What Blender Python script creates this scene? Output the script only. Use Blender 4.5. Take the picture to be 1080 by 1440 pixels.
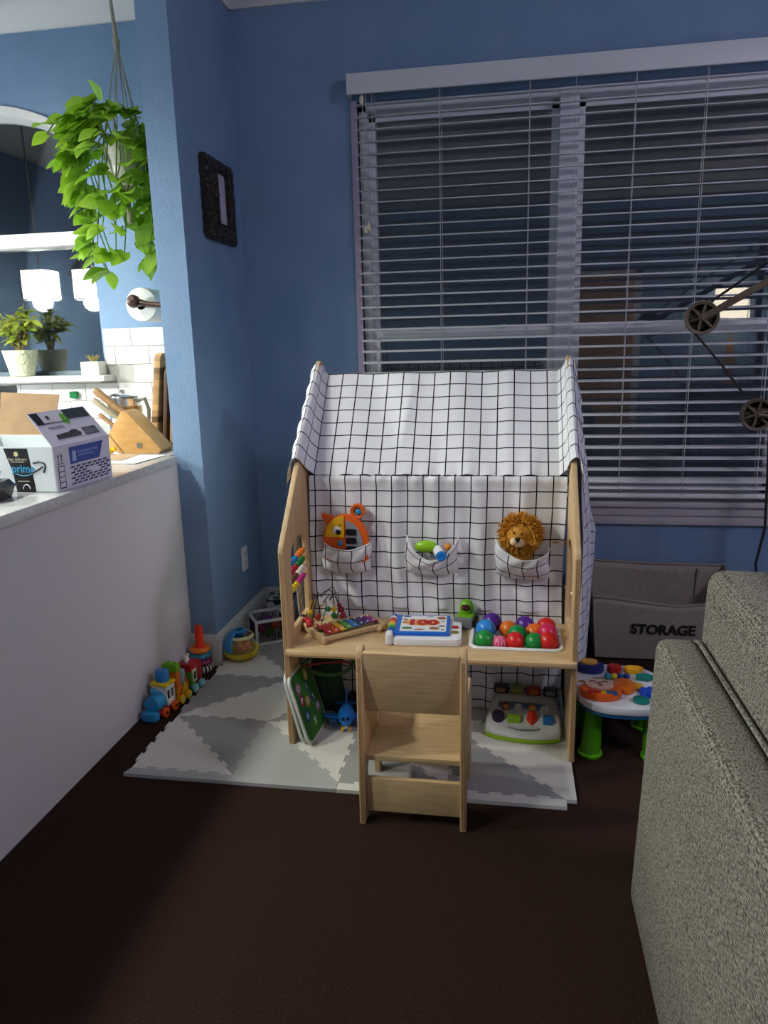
import bpy, bmesh, math, random
from mathutils import Vector, Matrix, Euler
random.seed(7)
PI = math.pi
S = bpy.context.scene
C = S.collection
for o in list(bpy.data.objects):
    bpy.data.objects.remove(o)

# ------------------------------------------------------------------ camera
cd = bpy.data.cameras.new('camera')
cam = bpy.data.objects.new('camera', cd)
C.objects.link(cam)
R3 = Matrix(((0.98618265, -0.01225844, 0.16520745),
             (0.16380074, 0.22121023, -0.9613716),
             (-0.02476066, 0.9751491, 0.22016163)))
cam.matrix_world = Matrix.Translation((1.22904, -3.46819, 1.33457)) @ R3.to_4x4()
cd.sensor_fit = 'VERTICAL'
cd.sensor_height = 24.0
cd.lens = 1040.612 / 1440 * 24.0
cd.clip_start = 0.05
S.camera = cam

# ------------------------------------------------------------------ world, exposure
w = bpy.data.worlds.new('night')
S.world = w
w.use_nodes = True
w.node_tree.nodes['Background'].inputs[0].default_value = (0.012, 0.016, 0.026, 1)
w.node_tree.nodes['Background'].inputs[1].default_value = 0.35
S.view_settings.view_transform = 'Standard'
S.view_settings.look = 'None'
S.view_settings.gamma = 1
S.view_settings.use_curve_mapping = False
S.view_settings.exposure = 0.85
LIVING_W, LIVING_COL = 38, (0.92, 0.82, 1.0)
KITCHEN_W, KITCHEN_COL = 48, (0.97, 1.0, 0.90)
PENDANT_W = 42
def lamp(name, loc, power, color, radius, parent=None, spot=None):
    l = bpy.data.lights.new(name, 'SPOT' if spot else 'POINT')
    l.energy = power; l.color = color; l.shadow_soft_size = radius
    if spot:
        l.spot_size = spot; l.spot_blend = 0.5
    o = bpy.data.objects.new(name, l); C.objects.link(o)
    o.location = loc
    if parent:
        o.parent = parent; o.location = Vector(loc) - root_loc(parent)
    return o

# ------------------------------------------------------------------ helpers
def lin(h):
    if isinstance(h, str):
        h = h.lstrip('#'); c = [int(h[i:i + 2], 16) / 255 for i in (0, 2, 4)]
    else:
        c = list(h)
    return tuple((x / 12.92 if x <= .04045 else ((x + .055) / 1.055) ** 2.4) for x in c) + (1,)
MATS = {}
def M(name, col, rough=.5, metal=0, spec=.5, col2=None, scale=20, bump=0, bscale=None, emit=0, stretch=None, trans=0, coat=0, alpha=1, detail=3):
    if name in MATS: return MATS[name]
    m = bpy.data.materials.new(name); m.use_nodes = True
    nt = m.node_tree; b = nt.nodes['Principled BSDF']
    b.inputs['Base Color'].default_value = lin(col)
    b.inputs['Roughness'].default_value = rough
    b.inputs['Metallic'].default_value = metal
    b.inputs['Specular IOR Level'].default_value = spec
    b.inputs['Transmission Weight'].default_value = trans
    b.inputs['Coat Weight'].default_value = coat
    b.inputs['Alpha'].default_value = alpha
    if emit:
        b.inputs['Emission Color'].default_value = lin(col)
        b.inputs['Emission Strength'].default_value = emit
    if col2 or bump:
        tc = nt.nodes.new('ShaderNodeTexCoord'); mp = nt.nodes.new('ShaderNodeMapping')
        nt.links.new(tc.outputs['Object'], mp.inputs[0])
        if stretch: mp.inputs['Scale'].default_value = stretch
    if col2:
        n = nt.nodes.new('ShaderNodeTexNoise'); n.inputs['Scale'].default_value = scale; n.inputs['Detail'].default_value = detail
        nt.links.new(mp.outputs[0], n.inputs['Vector'])
        r = nt.nodes.new('ShaderNodeValToRGB')
        r.color_ramp.elements[0].position = .35; r.color_ramp.elements[1].position = .68
        r.color_ramp.elements[0].color = lin(col); r.color_ramp.elements[1].color = lin(col2)
        nt.links.new(n.outputs['Fac'], r.inputs[0]); nt.links.new(r.outputs[0], b.inputs['Base Color'])
    if bump:
        n2 = nt.nodes.new('ShaderNodeTexNoise'); n2.inputs['Scale'].default_value = bscale or scale; n2.inputs['Detail'].default_value = 2
        nt.links.new(mp.outputs[0], n2.inputs['Vector'])
        bp = nt.nodes.new('ShaderNodeBump'); bp.inputs['Strength'].default_value = bump; bp.inputs['Distance'].default_value = .01
        nt.links.new(n2.outputs['Fac'], bp.inputs['Height']); nt.links.new(bp.outputs[0], b.inputs['Normal'])
    MATS[name] = m
    return m
def plastic(hexc, rough=.32):
    return M('plastic_' + hexc, hexc, rough, spec=.45)
def math_node(nt, op, a, b=None, clamp=False):
    n = nt.nodes.new('ShaderNodeMath'); n.operation = op; n.use_clamp = clamp
    for i, v in enumerate((a, b)):
        if v is None: continue
        if isinstance(v, (int, float)): n.inputs[i].default_value = v
        else: nt.links.new(v, n.inputs[i])
    return n.outputs[0]

ORG = {}
def root_loc(o):
    return Vector(ORG.get(o.name, (0, 0, 0)))
def tag(o, label=None, cat=None, group=None, kind=None):
    if label: o['label'] = label
    if cat: o['category'] = cat
    if group: o['group'] = group
    if kind: o['kind'] = kind
    return o
def thing(name, label, cat, loc=(0, 0, 0), rz=0, group=None, kind=None, local=False):
    o = bpy.data.objects.new(name, None); C.objects.link(o)
    o.empty_display_size = .05
    o.location = loc; o.rotation_euler = (0, 0, rz)
    ORG[o.name] = (0, 0, 0) if (local or rz) else tuple(loc)
    return tag(o, label, cat, group, kind)

class MB:
    def __init__(s): s.bm = bmesh.new()
    def _m(s, f, Mx=None, off=None):
        pass
    def box(s, x0, x1, y0, y1, z0, z1, bev=0, seg=2, mx=None):
        r = bmesh.ops.create_cube(s.bm, size=1)
        vs = r['verts']
        for v in vs:
            v.co = Vector(((x0 + x1) / 2 + v.co.x * (x1 - x0), (y0 + y1) / 2 + v.co.y * (y1 - y0), (z0 + z1) / 2 + v.co.z * (z1 - z0)))
        if mx is not None:
            for v in vs: v.co = mx @ v.co
        if bev:
            es = set(e for v in vs for e in v.link_edges)
            bmesh.ops.bevel(s.bm, geom=list(es), offset=bev, segments=seg, affect='EDGES', profile=.6)
        return s
    def cyl(s, p0, p1, r0, r1=None, seg=20, cap=True):
        p0 = Vector(p0); p1 = Vector(p1); r1 = r0 if r1 is None else r1
        d = p1 - p0
        q = d.to_track_quat('Z', 'Y').to_matrix().to_4x4()
        r = bmesh.ops.create_cone(s.bm, cap_ends=cap, segments=seg, radius1=r0, radius2=max(r1, 1e-5), depth=d.length)
        mx = Matrix.Translation((p0 + p1) / 2) @ q
        for v in r['verts']: v.co = mx @ v.co
        return s
    def sph(s, c, r, seg=20, ring=12, sc=(1, 1, 1), mx=None):
        g = bmesh.ops.create_uvsphere(s.bm, u_segments=seg, v_segments=ring, radius=1)
        for v in g['verts']:
            p = Vector((v.co.x * r * sc[0], v.co.y * r * sc[1], v.co.z * r * sc[2]))
            if mx is not None: p = mx @ p
            v.co = p + Vector(c)
        return s
    def lathe(s, prof, c=(0, 0, 0), seg=28, mx=None):
        rows = []
        for r, z in prof:
            row = []
            for i in range(seg):
                a = 2 * PI * i / seg
                p = Vector((r * math.cos(a), r * math.sin(a), z))
                if mx is not None: p = mx @ p
                row.append(s.bm.verts.new(p + Vector(c)))
            rows.append(row)
        for a, b in zip(rows, rows[1:]):
            for i in range(seg):
                try: s.bm.faces.new((a[i], a[(i + 1) % seg], b[(i + 1) % seg], b[i]))
                except ValueError: pass
        for row, rv in ((rows[0], True), (rows[-1], False)):
            try: s.bm.faces.new(list(reversed(row)) if rv else row)
            except ValueError: pass
        return s
    def tube(s, pts, r, seg=8, closed=False):
        pts = [Vector(p) for p in pts]; n = len(pts); rows = []
        up = None
        for i, p in enumerate(pts):
            if closed: t = pts[(i + 1) % n] - pts[i - 1]
            else: t = pts[min(i + 1, n - 1)] - pts[max(i - 1, 0)]
            t.normalize()
            if up is None:
                up = Vector((0, 0, 1)) if abs(t.z) < .9 else Vector((1, 0, 0))
            side = t.cross(up)
            if side.length < 1e-4: side = t.cross(Vector((1, .3, 0)))
            side.normalize(); u2 = side.cross(t); up = u2
            rr = r[i] if isinstance(r, (list, tuple)) else r
            rows.append([s.bm.verts.new(p + (side * math.cos(2 * PI * k / seg) + u2 * math.sin(2 * PI * k / seg)) * rr) for k in range(seg)])
        m = n if closed else n - 1
        for i in range(m):
            a, b = rows[i], rows[(i + 1) % n]
            for k in range(seg):
                s.bm.faces.new((a[k], a[(k + 1) % seg], b[(k + 1) % seg], b[k]))
        if not closed:
            s.bm.faces.new(list(reversed(rows[0]))); s.bm.faces.new(rows[-1])
        return s
    def plate(s, outer, t, holes=(), fr=None, bev=0):
        """flat polygon (u,v) with holes, thickness t; fr(u,v,w)->point"""
        fr = fr or (lambda u, v, ww: (u, v, ww))
        b = bmesh.new(); es = []
        for loop in (outer,) + tuple(holes):
            vs = [b.verts.new((p[0], p[1], 0)) for p in loop]
            es += [b.edges.new((vs[i], vs[(i + 1) % len(vs)])) for i in range(len(vs))]
        bmesh.ops.triangle_fill(b, use_beauty=True, use_dissolve=False, edges=es)
        bmesh.ops.recalc_face_normals(b, faces=b.faces)
        bound = [e for e in b.edges if len(e.link_faces) == 1]
        vmap0 = {v: s.bm.verts.new(fr(v.co.x, v.co.y, 0)) for v in b.verts}
        vmap1 = {v: s.bm.verts.new(fr(v.co.x, v.co.y, t)) for v in b.verts}
        newf = []
        for f in b.faces:
            newf.append(s.bm.faces.new([vmap0[v] for v in f.verts]))
            newf.append(s.bm.faces.new([vmap1[v] for v in reversed(f.verts)]))
        for e in bound:
            a, c_ = e.verts
            newf.append(s.bm.faces.new((vmap0[a], vmap0[c_], vmap1[c_], vmap1[a])))
        bmesh.ops.recalc_face_normals(s.bm, faces=newf)
        if bev:
            be = [e for e in s.bm.edges if e.link_faces and len(e.link_faces) == 2 and any(f in newf for f in e.link_faces) and e.calc_face_angle(0) > 1.2]
            bmesh.ops.bevel(s.bm, geom=be, offset=bev, segments=2, affect='EDGES', profile=.6)
        b.free()
        return s
    def grid(s, nu, nv, fn, uv=None, thick=0):
        vs = [[s.bm.verts.new(fn(i / (nu - 1), j / (nv - 1))) for i in range(nu)] for j in range(nv)]
        ul = s.bm.loops.layers.uv.verify() if uv else None
        for j in range(nv - 1):
            for i in range(nu - 1):
                f = s.bm.faces.new((vs[j][i], vs[j][i + 1], vs[j + 1][i + 1], vs[j + 1][i]))
                if uv:
                    for lp, (a, c_) in zip(f.loops, ((i, j), (i + 1, j), (i + 1, j + 1), (i, j + 1))):
                        lp[ul].uv = uv(a / (nu - 1), c_ / (nv - 1))
        return s
    def build(s, name, mat, parent=None, smooth=True, angle=40, label=None, cat=None, group=None, kind=None, solid=0, recalc=True, keep=False):
        if recalc: bmesh.ops.recalc_face_normals(s.bm, faces=s.bm.faces)
        me = bpy.data.meshes.new(name)
        if parent is not None:
            off = root_loc(parent)
        elif keep:
            off = Vector((0, 0, 0))
        else:
            xs = [v.co for v in s.bm.verts]
            off = Vector(((min(v.x for v in xs) + max(v.x for v in xs)) / 2, (min(v.y for v in xs) + max(v.y for v in xs)) / 2, min(v.z for v in xs)))
        if off.length:
            for v in s.bm.verts: v.co -= off
        s.bm.to_mesh(me); s.bm.free()
        if smooth:
            me.polygons.foreach_set('use_smooth', [True] * len(me.polygons))
            me.set_sharp_from_angle(angle=math.radians(angle))
        o = bpy.data.objects.new(name, me); C.objects.link(o)
        if isinstance(mat, (list, tuple)):
            for m_ in mat: me.materials.append(m_)
        else: me.materials.append(mat)
        if parent is not None:
            o.parent = parent; ORG[o.name] = tuple(off)
        else:
            o.location = off; ORG[o.name] = tuple(off)
        if solid:
            md = o.modifiers.new('thickness', 'SOLIDIFY'); md.thickness = solid; md.offset = 0
        return tag(o, label, cat, group, kind)
def B(*a, **k): return MB().box(*a, **k)
def text(name, body, size, mat, mx, parent=None, depth=.0006, sx=1.0, align='CENTER', bold=0.0, **kw):
    cu = bpy.data.curves.new(name, 'FONT'); cu.body = body; cu.size = size
    cu.align_x = align; cu.align_y = 'CENTER'; cu.extrude = depth; cu.offset = bold; cu.resolution_u = 3
    t = bpy.data.objects.new('t', cu); C.objects.link(t)
    dg = bpy.context.evaluated_depsgraph_get()
    me = bpy.data.meshes.new_from_object(t.evaluated_get(dg))
    bpy.data.objects.remove(t); bpy.data.curves.remove(cu)
    me.name = name
    off = root_loc(parent) if parent is not None else Vector((0, 0, 0))
    for v in me.vertices:
        v.co = mx @ Vector((v.co.x * sx, v.co.y, v.co.z)) - off
    me.materials.clear(); me.materials.append(mat)
    o = bpy.data.objects.new(name, me); C.objects.link(o)
    if parent is not None: o.parent = parent
    return tag(o, **kw)
def frame_mx(o, xd, yd):
    xd = Vector(xd).normalized(); yd = Vector(yd).normalized(); zd = xd.cross(yd)
    m = Matrix((xd, yd, zd)).transposed().to_4x4(); m.translation = Vector(o)
    return m
def circ(cx, cy, r, n=16, ry=None, a0=0, a1=2 * PI):
    ry = ry or r
    full = abs(a1 - a0 - 2 * PI) < 1e-6
    return [(cx + r * math.cos(a0 + (a1 - a0) * i / (n if full else n - 1)), cy + ry * math.sin(a0 + (a1 - a0) * i / (n if full else n - 1))) for i in range(n)]
def rrect(x0, x1, y0, y1, r, n=5):
    p = []
    for cx, cy, a in ((x1 - r, y1 - r, 0), (x0 + r, y1 - r, PI / 2), (x0 + r, y0 + r, PI), (x1 - r, y0 + r, 1.5 * PI)):
        p += [(cx + r * math.cos(a + PI / 2 * i / (n - 1)), cy + r * math.sin(a + PI / 2 * i / (n - 1))) for i in range(n)]
    return p

# ------------------------------------------------------------------ materials
PAINT = M('blue_paint', '728fb0', .75, col2='7b96b6', scale=4, bump=.25, bscale=140)
WHITE = M('white_trim', 'd8d6d4', .45)
HALFW = M('half_wall_white', 'd0ccd0', .75, bump=.06, bscale=200)
CEIL = M('ceiling_white', 'd9d6d0', .9)
BLIND = M('blind_white', 'e6e5ea', .5)
CARPET = M('carpet_brown', '2f1f1a', .95, col2='4a342b', scale=260, bump=.9, bscale=380, spec=.1)
WOOD = M('birch_ply', 'c7a67a', .5, col2='d6b88c', scale=9, stretch=(1.2, 9, 12), detail=4)
WOODX = M('birch_ply_upright', 'c2a076', .5, col2='d2b286', scale=7, stretch=(9, 9, 1.2), detail=4)
PLYEDGE = M('ply_edge', '9c7448', .6, col2='c59a66', scale=30, stretch=(1, 1, 6))
COUNTER = M('counter_quartz', 'b9b8ba', .18, col2='c8c7c8', scale=40)
BLACK = M('matte_black', '141416', .6)
BLACKP = plastic('17181b')
CHROME = M('chrome', 'd0d0d0', .18, metal=1)
GREYMETAL = M('grey_metal', '8a8a88', .35, metal=.8)
WHITEP = plastic('e6e6ea')

def glass_mat(gain=1.7):
    m = bpy.data.materials.new('window_glass'); m.use_nodes = True; nt = m.node_tree
    nt.nodes.remove(nt.nodes['Principled BSDF'])
    out = nt.nodes['Material Output']
    tr = nt.nodes.new('ShaderNodeBsdfTransparent'); gl = nt.nodes.new('ShaderNodeBsdfGlossy'); gl.inputs['Roughness'].default_value = .015
    fr = nt.nodes.new('ShaderNodeFresnel'); fr.inputs[0].default_value = 1.75
    mx = nt.nodes.new('ShaderNodeMixShader')
    nt.links.new(math_node(nt, 'MULTIPLY', fr.outputs[0], gain, True), mx.inputs[0]); nt.links.new(tr.outputs[0], mx.inputs[1]); nt.links.new(gl.outputs[0], mx.inputs[2])
    nt.links.new(mx.outputs[0], out.inputs[0])
    return m
GLASS = glass_mat(1.05)
GLASS_K = glass_mat(2.0)
def clear_plastic(name, tint, fac):
    m = bpy.data.materials.new(name); m.use_nodes = True; nt = m.node_tree
    b = nt.nodes['Principled BSDF']; b.inputs['Base Color'].default_value = lin(tint); b.inputs['Roughness'].default_value = .12
    b.inputs['Alpha'].default_value = fac
    return m
def grid_cloth():
    m = bpy.data.materials.new('white_grid_cloth'); m.use_nodes = True; nt = m.node_tree
    b = nt.nodes['Principled BSDF']; b.inputs['Roughness'].default_value = .85; b.inputs['Specular IOR Level'].default_value = .15
    uv = nt.nodes.new('ShaderNodeUVMap'); sx = nt.nodes.new('ShaderNodeSeparateXYZ')
    nt.links.new(uv.outputs[0], sx.inputs[0])
    def line(o):
        f = math_node(nt, 'FRACT', math_node(nt, 'DIVIDE', o, .0555))
        d = math_node(nt, 'ABSOLUTE', math_node(nt, 'SUBTRACT', f, .5))
        return math_node(nt, 'LESS_THAN', d, .037)
    l = math_node(nt, 'MAXIMUM', line(sx.outputs[0]), line(sx.outputs[1]))
    mix = nt.nodes.new('ShaderNodeMix'); mix.data_type = 'RGBA'
    mix.inputs[6].default_value = lin('e3e1e6'); mix.inputs[7].default_value = lin('16161c')
    nt.links.new(l, mix.inputs[0]); nt.links.new(mix.outputs[2], b.inputs['Base Color'])
    return m
CLOTH = grid_cloth()
def tweed():
    m = bpy.data.materials.new('sofa_tweed'); m.use_nodes = True; nt = m.node_tree
    b = nt.nodes['Principled BSDF']; b.inputs['Roughness'].default_value = .95; b.inputs['Specular IOR Level'].default_value = .1
    tc = nt.nodes.new('ShaderNodeTexCoord')
    n = nt.nodes.new('ShaderNodeTexNoise'); n.inputs['Scale'].default_value = 340; n.inputs['Detail'].default_value = 3
    mp = nt.nodes.new('ShaderNodeMapping'); mp.inputs['Scale'].default_value = (1, .45, 1)
    nt.links.new(tc.outputs['Object'], mp.inputs[0]); nt.links.new(mp.outputs[0], n.inputs[0])
    wv = nt.nodes.new('ShaderNodeTexWave'); wv.bands_direction = 'Z'; wv.inputs['Scale'].default_value = 55; wv.inputs['Distortion'].default_value = 3; wv.inputs['Detail Scale'].default_value = 12
    nt.links.new(tc.outputs['Object'], wv.inputs[0])
    s = math_node(nt, 'ADD', math_node(nt, 'MULTIPLY', n.outputs[0], .90), math_node(nt, 'MULTIPLY', wv.outputs['Fac'], .10))
    r = nt.nodes.new('ShaderNodeValToRGB'); e = r.color_ramp.elements
    e[0].position = .36; e[0].color = lin('403b34'); e[1].position = .62; e[1].color = lin('8f8b80')
    x = e.new(.48); x.color = lin('6a665e')
    nt.links.new(s, r.inputs[0]); nt.links.new(r.outputs[0], b.inputs['Base Color'])
    bp = nt.nodes.new('ShaderNodeBump'); bp.inputs['Strength'].default_value = .35; bp.inputs['Distance'].default_value = .003
    nt.links.new(s, bp.inputs['Height']); nt.links.new(bp.outputs[0], b.inputs['Normal'])
    return m
TWEED = tweed()

# ------------------------------------------------------------------ room shell
HC = 2.88
XL, XR, YR = -2.7, 4.2, -5.5
ST = dict(kind='structure')
B(XL - .15, XR + .15, YR - .15, .15, -.1, 0).build('floor', CARPET, smooth=False, **ST)
B(XL - .15, XR + .15, YR - .15, .15, HC, HC + .1).build('ceiling', CEIL, smooth=False, **ST)
KX0, KX1, KZ0 = -1.755, -.755, 1.225
def arch(x):
    dx = abs(x + 1.255); return 2.445 - (.834 - math.sqrt(max(.834 ** 2 - dx ** 2, 0)))
LX0, LX1, LZ0, LZ1 = .56, 2.42, .60, 2.37
outer = [(XL, 0), (XR, 0), (XR, HC), (XL, HC)]
kh = [(KX0, KZ0), (KX1, KZ0)] + [(x, arch(x)) for x in [KX1 - (KX1 - KX0) * i / 24 for i in range(25)]]
lh = [(LX0, LZ0), (LX1, LZ0), (LX1, LZ1), (LX0, LZ1)]
MB().plate(outer, .15, (kh, lh), fr=lambda u, v, ww: (u, ww, v)).build('wall_back', PAINT, angle=20, **ST)
PW = .122; PD = -.648
B(-PW, 0, PD, 0, 0, HC).build('wall_left', PAINT, smooth=False, **ST)
B(XR, XR + .15, YR, .15, 0, HC).build('wall_right', PAINT, smooth=False, **ST)
B(XL, XR, YR - .15, YR, 0, HC).build('wall_rear', PAINT, smooth=False, **ST)
B(XL - .15, XL, YR, .15, 0, HC).build('wall_kitchen', PAINT, smooth=False, **ST)
B(-.23, -.112, -3.6, PD, 0, .884).build('wall_half', HALFW, smooth=False, **ST)
# baseboards
def base(name, x0, x1, y0, y1):
    MB().box(x0, x1, y0, y1, 0, .125, .004).build(name, WHITE, **ST)
def base_prof(name, pts, outward):
    pass
MB().box(0, 1.0 * .016, PD - .016, 0, 0, .122).box(0, .010, PD - .010, 0, .122, .141, .004).build('baseboard_left', WHITE, **ST)
MB().box(-.112, -.0001, PD - .016, PD, 0, .122).box(-.112, -.0001, PD - .010, PD, .122, .141, .004).build('baseboard_pillar', WHITE, **ST)
MB().box(.0165, XR, -.016, 0, 0, .122).box(.0165, XR, -.010, 0, .122, .141, .004).build('baseboard_back', WHITE, **ST)
# crown mouldings
def crown_prof(h=.11, d=.10):
    return [(0, 0), (.012, 0), (.016, .018), (.03, .03), (.055, .05), (.075, .08), (.08, .094), (d, .098), (d, h), (0, h)]
def crown(name, axis, a0, a1, wallc, sgn):
    if axis == 'x': fr = lambda u, v, ww: (a0 + ww, wallc + sgn * u, HC - .11 + v)
    else: fr = lambda u, v, ww: (wallc + sgn * u, a0 + ww, HC - .11 + v)
    MB().plate(crown_prof(), a1 - a0, fr=fr).build(name, WHITE, **ST)
crown('trim_1', 'x', XL, -PW, 0, -1)
crown('trim_2', 'x', 0, XR, 0, -1)
crown('trim_3', 'y', PD, 0, 0, 1)
crown('trim_4', 'y', PD, 0, -PW, -1)

# living-room window
win = thing('window_1', None, None, (1.49, .05, LZ0), **ST)
WF = M('window_vinyl', 'e4e5ea', .4)
MB().box(LX0, LX0 + .035, .03, .13, LZ0, LZ1).box(LX1 - .035, LX1, .03, .13, LZ0, LZ1).box(LX0, LX1, .03, .13, LZ1 - .035, LZ1).box(LX0, LX1, .03, .13, LZ0, LZ0 + .04).box(1.425, 1.505, .02, .13, LZ0, LZ1, .004).build('window_frame', WF, win)
for a, b in ((LX0 + .035, 1.425), (1.505, LX1 - .035)):
    m = MB()
    m.box(a, b, .05, .085, 1.352, 1.402, .003)
    m.box(a, a + .03, .05, .085, LZ0 + .04, 1.352).box(b - .03, b, .05, .085, LZ0 + .04, 1.352).box(a, b, .05, .085, LZ0 + .04, LZ0 + .085)
    m.box(a, a + .03, .085, .115, 1.402, LZ1 - .035).box(b - .03, b, .085, .115, 1.402, LZ1 - .035).box(a, b, .085, .115, LZ1 - .065, LZ1 - .035)
    sash = m.build('sash', WF, win)
    for q in (.33, .72):
        B(a + (b - a) * q - .02, a + (b - a) * q + .02, .03, .05, 1.40, 1.412, .003).build('sash_lock', WF, sash)
    B(a + .025, b - .025, .066, .070, LZ0 + .08, 1.355).build('pane', GLASS, win, smooth=False)
    B(a + .025, b - .025, .098, .102, 1.40, LZ1 - .06).build('pane', GLASS, win, smooth=False)
m = MB().box(LX0 - .035, LX1 + .035, -.05, .06, .588, .612, .006).box(LX0 - .02, LX1 + .02, -.032, 0, .545, .588, .006).box(LX0 - .02, LX1 + .02, -.022, 0, .50, .545, .008)
m.build('trim_5', M('sill_white', 'bdb6bd', .45), **ST)
MB().box(LX0 - .028, LX0, -.012, .10, .612, 2.37, .002).build('trim_6', M('jamb_white', 'b3a6bc', .5), **ST)

# blind
bl = thing('venetian_blind', 'wide white venetian blind lowered over the dark night window', 'blind', (1.49, -.05, .62))
MB().box(.53, 2.47, -.075, -.06, 2.377, 2.458, .003).box(.53, .542, -.06, 0, 2.377, 2.458).box(2.458, 2.47, -.06, 0, 2.377, 2.458).build('valance', M('valance_white', 'd4d4d8', .45), bl)
MB().box(.57, 2.43, -.055, -.012, 2.40, 2.44).build('head_rail', BLIND, bl)
slat_me = None
N = 34; ztop = 2.343; zbot = .672
tilt = math.radians(8)
sl = [ztop - (ztop - .712) * i / (N - 1) for i in range(N)] + [.678]
for i, z in enumerate(sl):
    a = tilt if i < N - 1 else (math.radians(24) if i == N - 1 else math.radians(10))
    if slat_me is None:
        o = MB().grid(2, 5, lambda u, v: (-.945 + 1.89 * u + 1.505, (v - .5) * .05 - .033 + 0, .003 * (1 - (2 * v - 1) ** 2))).build('slat', BLIND, bl, solid=.003)
        slat_me = o.data
        base_l = Vector((1.505, -.033, 0))
        for v in slat_me.vertices: v.co = v.co + root_loc(bl) - base_l
    else:
        o = bpy.data.objects.new('slat', slat_me); C.objects.link(o); o.parent = bl
        md = o.modifiers.new('thickness', 'SOLIDIFY'); md.thickness = .003; md.offset = 0
    o.location = Vector((1.505, -.033, z + random.uniform(-.001, .001))) - root_loc(bl)
    o.rotation_euler = (a, random.uniform(-.0008, .0008), 0)
MB().box(.56, 2.45, -.060, -.008, .634, .652, .004).build('bottom_rail', BLIND, bl)
CORD = M('cord_white', 'bcbcc2', .8)
for x in (.635, .924, 1.297, 1.482, 1.72, 1.993, 2.3):
    MB().tube([(x, -.060, 2.40), (x, -.060, .64)], .0016, 5).tube([(x + .004, -.007, 2.40), (x + .004, -.007, .64)], .0016, 5).build('ladder_cord', CORD, bl)
TAS = M('tassel_cream', 'd9cfb4', .5)
for x, z in ((.596, 1.83), (.610, 1.842)):
    o = MB().tube([(x, -.068, 2.38), (x, -.068, z)], .0014, 5).build('pull_cord', CORD, bl)
    MB().lathe([(.003, .018), (.006, .014), (.008, 0), (.0085, -.014), (.006, -.016)], (x, -.068, z)).build('tassel', TAS, o)
o = MB().lathe([(.004, .02), (.009, .012), (.010, -.006), (.006, -.016)], (.592, -.066, 2.352)).build('cord_equalizer', TAS, bl)

# kitchen window
kw = thing('window_2', None, None, (-1.255, .05, KZ0), **ST)
def arch_ring(t, n=24, low=0):
    o = [(KX0 + .0, 1.875 - low)] ; return o
# arched head trim (projects from the wall)
N_ = 28
xs = [KX0 - .0 + (KX1 - KX0) * i / N_ for i in range(N_ + 1)]
outerp = [(x, arch(x) + .034) for x in xs]
innerp = [(x, arch(x) - .004) for x in reversed(xs)]
MB().plate(outerp + innerp, .05, fr=lambda u, v, ww: (u, -.015 + ww, v)).build('arch_trim', WHITE, kw)
inner2 = [(x, arch(x)) for x in xs]
inn = [(x, arch(x) - .022) for x in reversed(xs[1:-1])]
MB().plate([(KX0, 1.9)] + inner2 + [(KX1, 1.9), (KX1 - .022, 1.9)] + inn + [(KX0 + .022, 1.9)], .05, fr=lambda u, v, ww: (u, .05 + ww, v)).build('window_frame', WHITE, kw)
MB().box(KX0, KX1, .005, .10, 1.842, 1.905, .004).build('transom_bar', WHITE, kw)
MB().box(KX0, KX0 + .02, .05, .10, KZ0, 1.845).box(KX1 - .02, KX1, .05, .10, KZ0, 1.845).box(KX0, KX1, .05, .10, KZ0, KZ0 + .02).build('lower_frame', M('grey_frame', '51626c', .5), kw)
MB().plate([(KX0 + .01, 1.9)] + [(x, arch(x) - .01) for x in xs[1:-1]] + [(KX1 - .01, 1.9)], .004, fr=lambda u, v, ww: (u, .072 + ww, v)).build('pane', GLASS_K, kw, smooth=False)
B(KX0 + .01, KX1 - .01, .072, .076, KZ0 + .01, 1.85).build('pane', GLASS_K, kw, smooth=False)
B(KX0 - .05, KX1 + .055, -.115, .05, KZ0 - .028, KZ0, .006).build('trim_7', WHITE, **ST)

# backsplash tiles
TILE = M('white_tile', 'e4e4df', .15, spec=.5)
GROUT = M('grout', 'a9a9a4', .9)
bs = B(-2.6, -PW - .002, -.006, 0, .922, 1.194).box(-.742, -PW - .002, -.006, 0, 1.194, 1.447).build('backsplash', GROUT, smooth=False, **ST)
tile_cache = {}
def tile(x0, x1, z0, z1):
    key = (round(x1 - x0, 3), round(z1 - z0, 3))
    if key not in tile_cache:
        o = B(-key[0] / 2, key[0] / 2, -.007, 0, -key[1] / 2, key[1] / 2, .0015, 1).build('tile', TILE, keep=True)
        tile_cache[key] = o.data
    else:
        o = bpy.data.objects.new('tile', tile_cache[key]); C.objects.link(o)
    o.parent = bs
    o.location = Vector(((x0 + x1) / 2, -.006, (z0 + z1) / 2)) - root_loc(bs)
rows = [(1.447 - .0875 * (k + 1), 1.447 - .0875 * k) for k in range(6)]
for k, (z0, z1) in enumerate(rows):
    xmin = -.742 if z0 > 1.19 else -2.5
    z1c = z1
    if z0 < 1.19 < z1 - .001 and xmin < -1: pass
    x = -.742 + (.0 if k % 2 else .03)
    first = True
    xx = -.742
    wv = .179
    edges = [-.742] if z0 > 1.19 else []
    start = -.742 + (.145 if k % 2 == 0 else .055)
    pos = []
    p = start
    while p > -2.45 and z0 < 1.19: p -= wv
    while p < -PW - .004:
        pos.append(p); p += wv
    pts = [e for e in ([-.742] if z0 > 1.19 else []) + [q for q in pos if q > (-.742 if z0 > 1.19 else -2.6)] + [-PW - .004]]
    for a, b in zip(pts, pts[1:]):
        if b - a < .02: continue
        if z0 < 1.19 and z1 > 1.194 and a < -.742:
            if b > -.742: continue
            tile(a + .0015, b - .0015, z0 + .0015, 1.193)
        else:
            tile(a + .0015, b - .0015, z0 + .0015, z1 - .0015)

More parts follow.
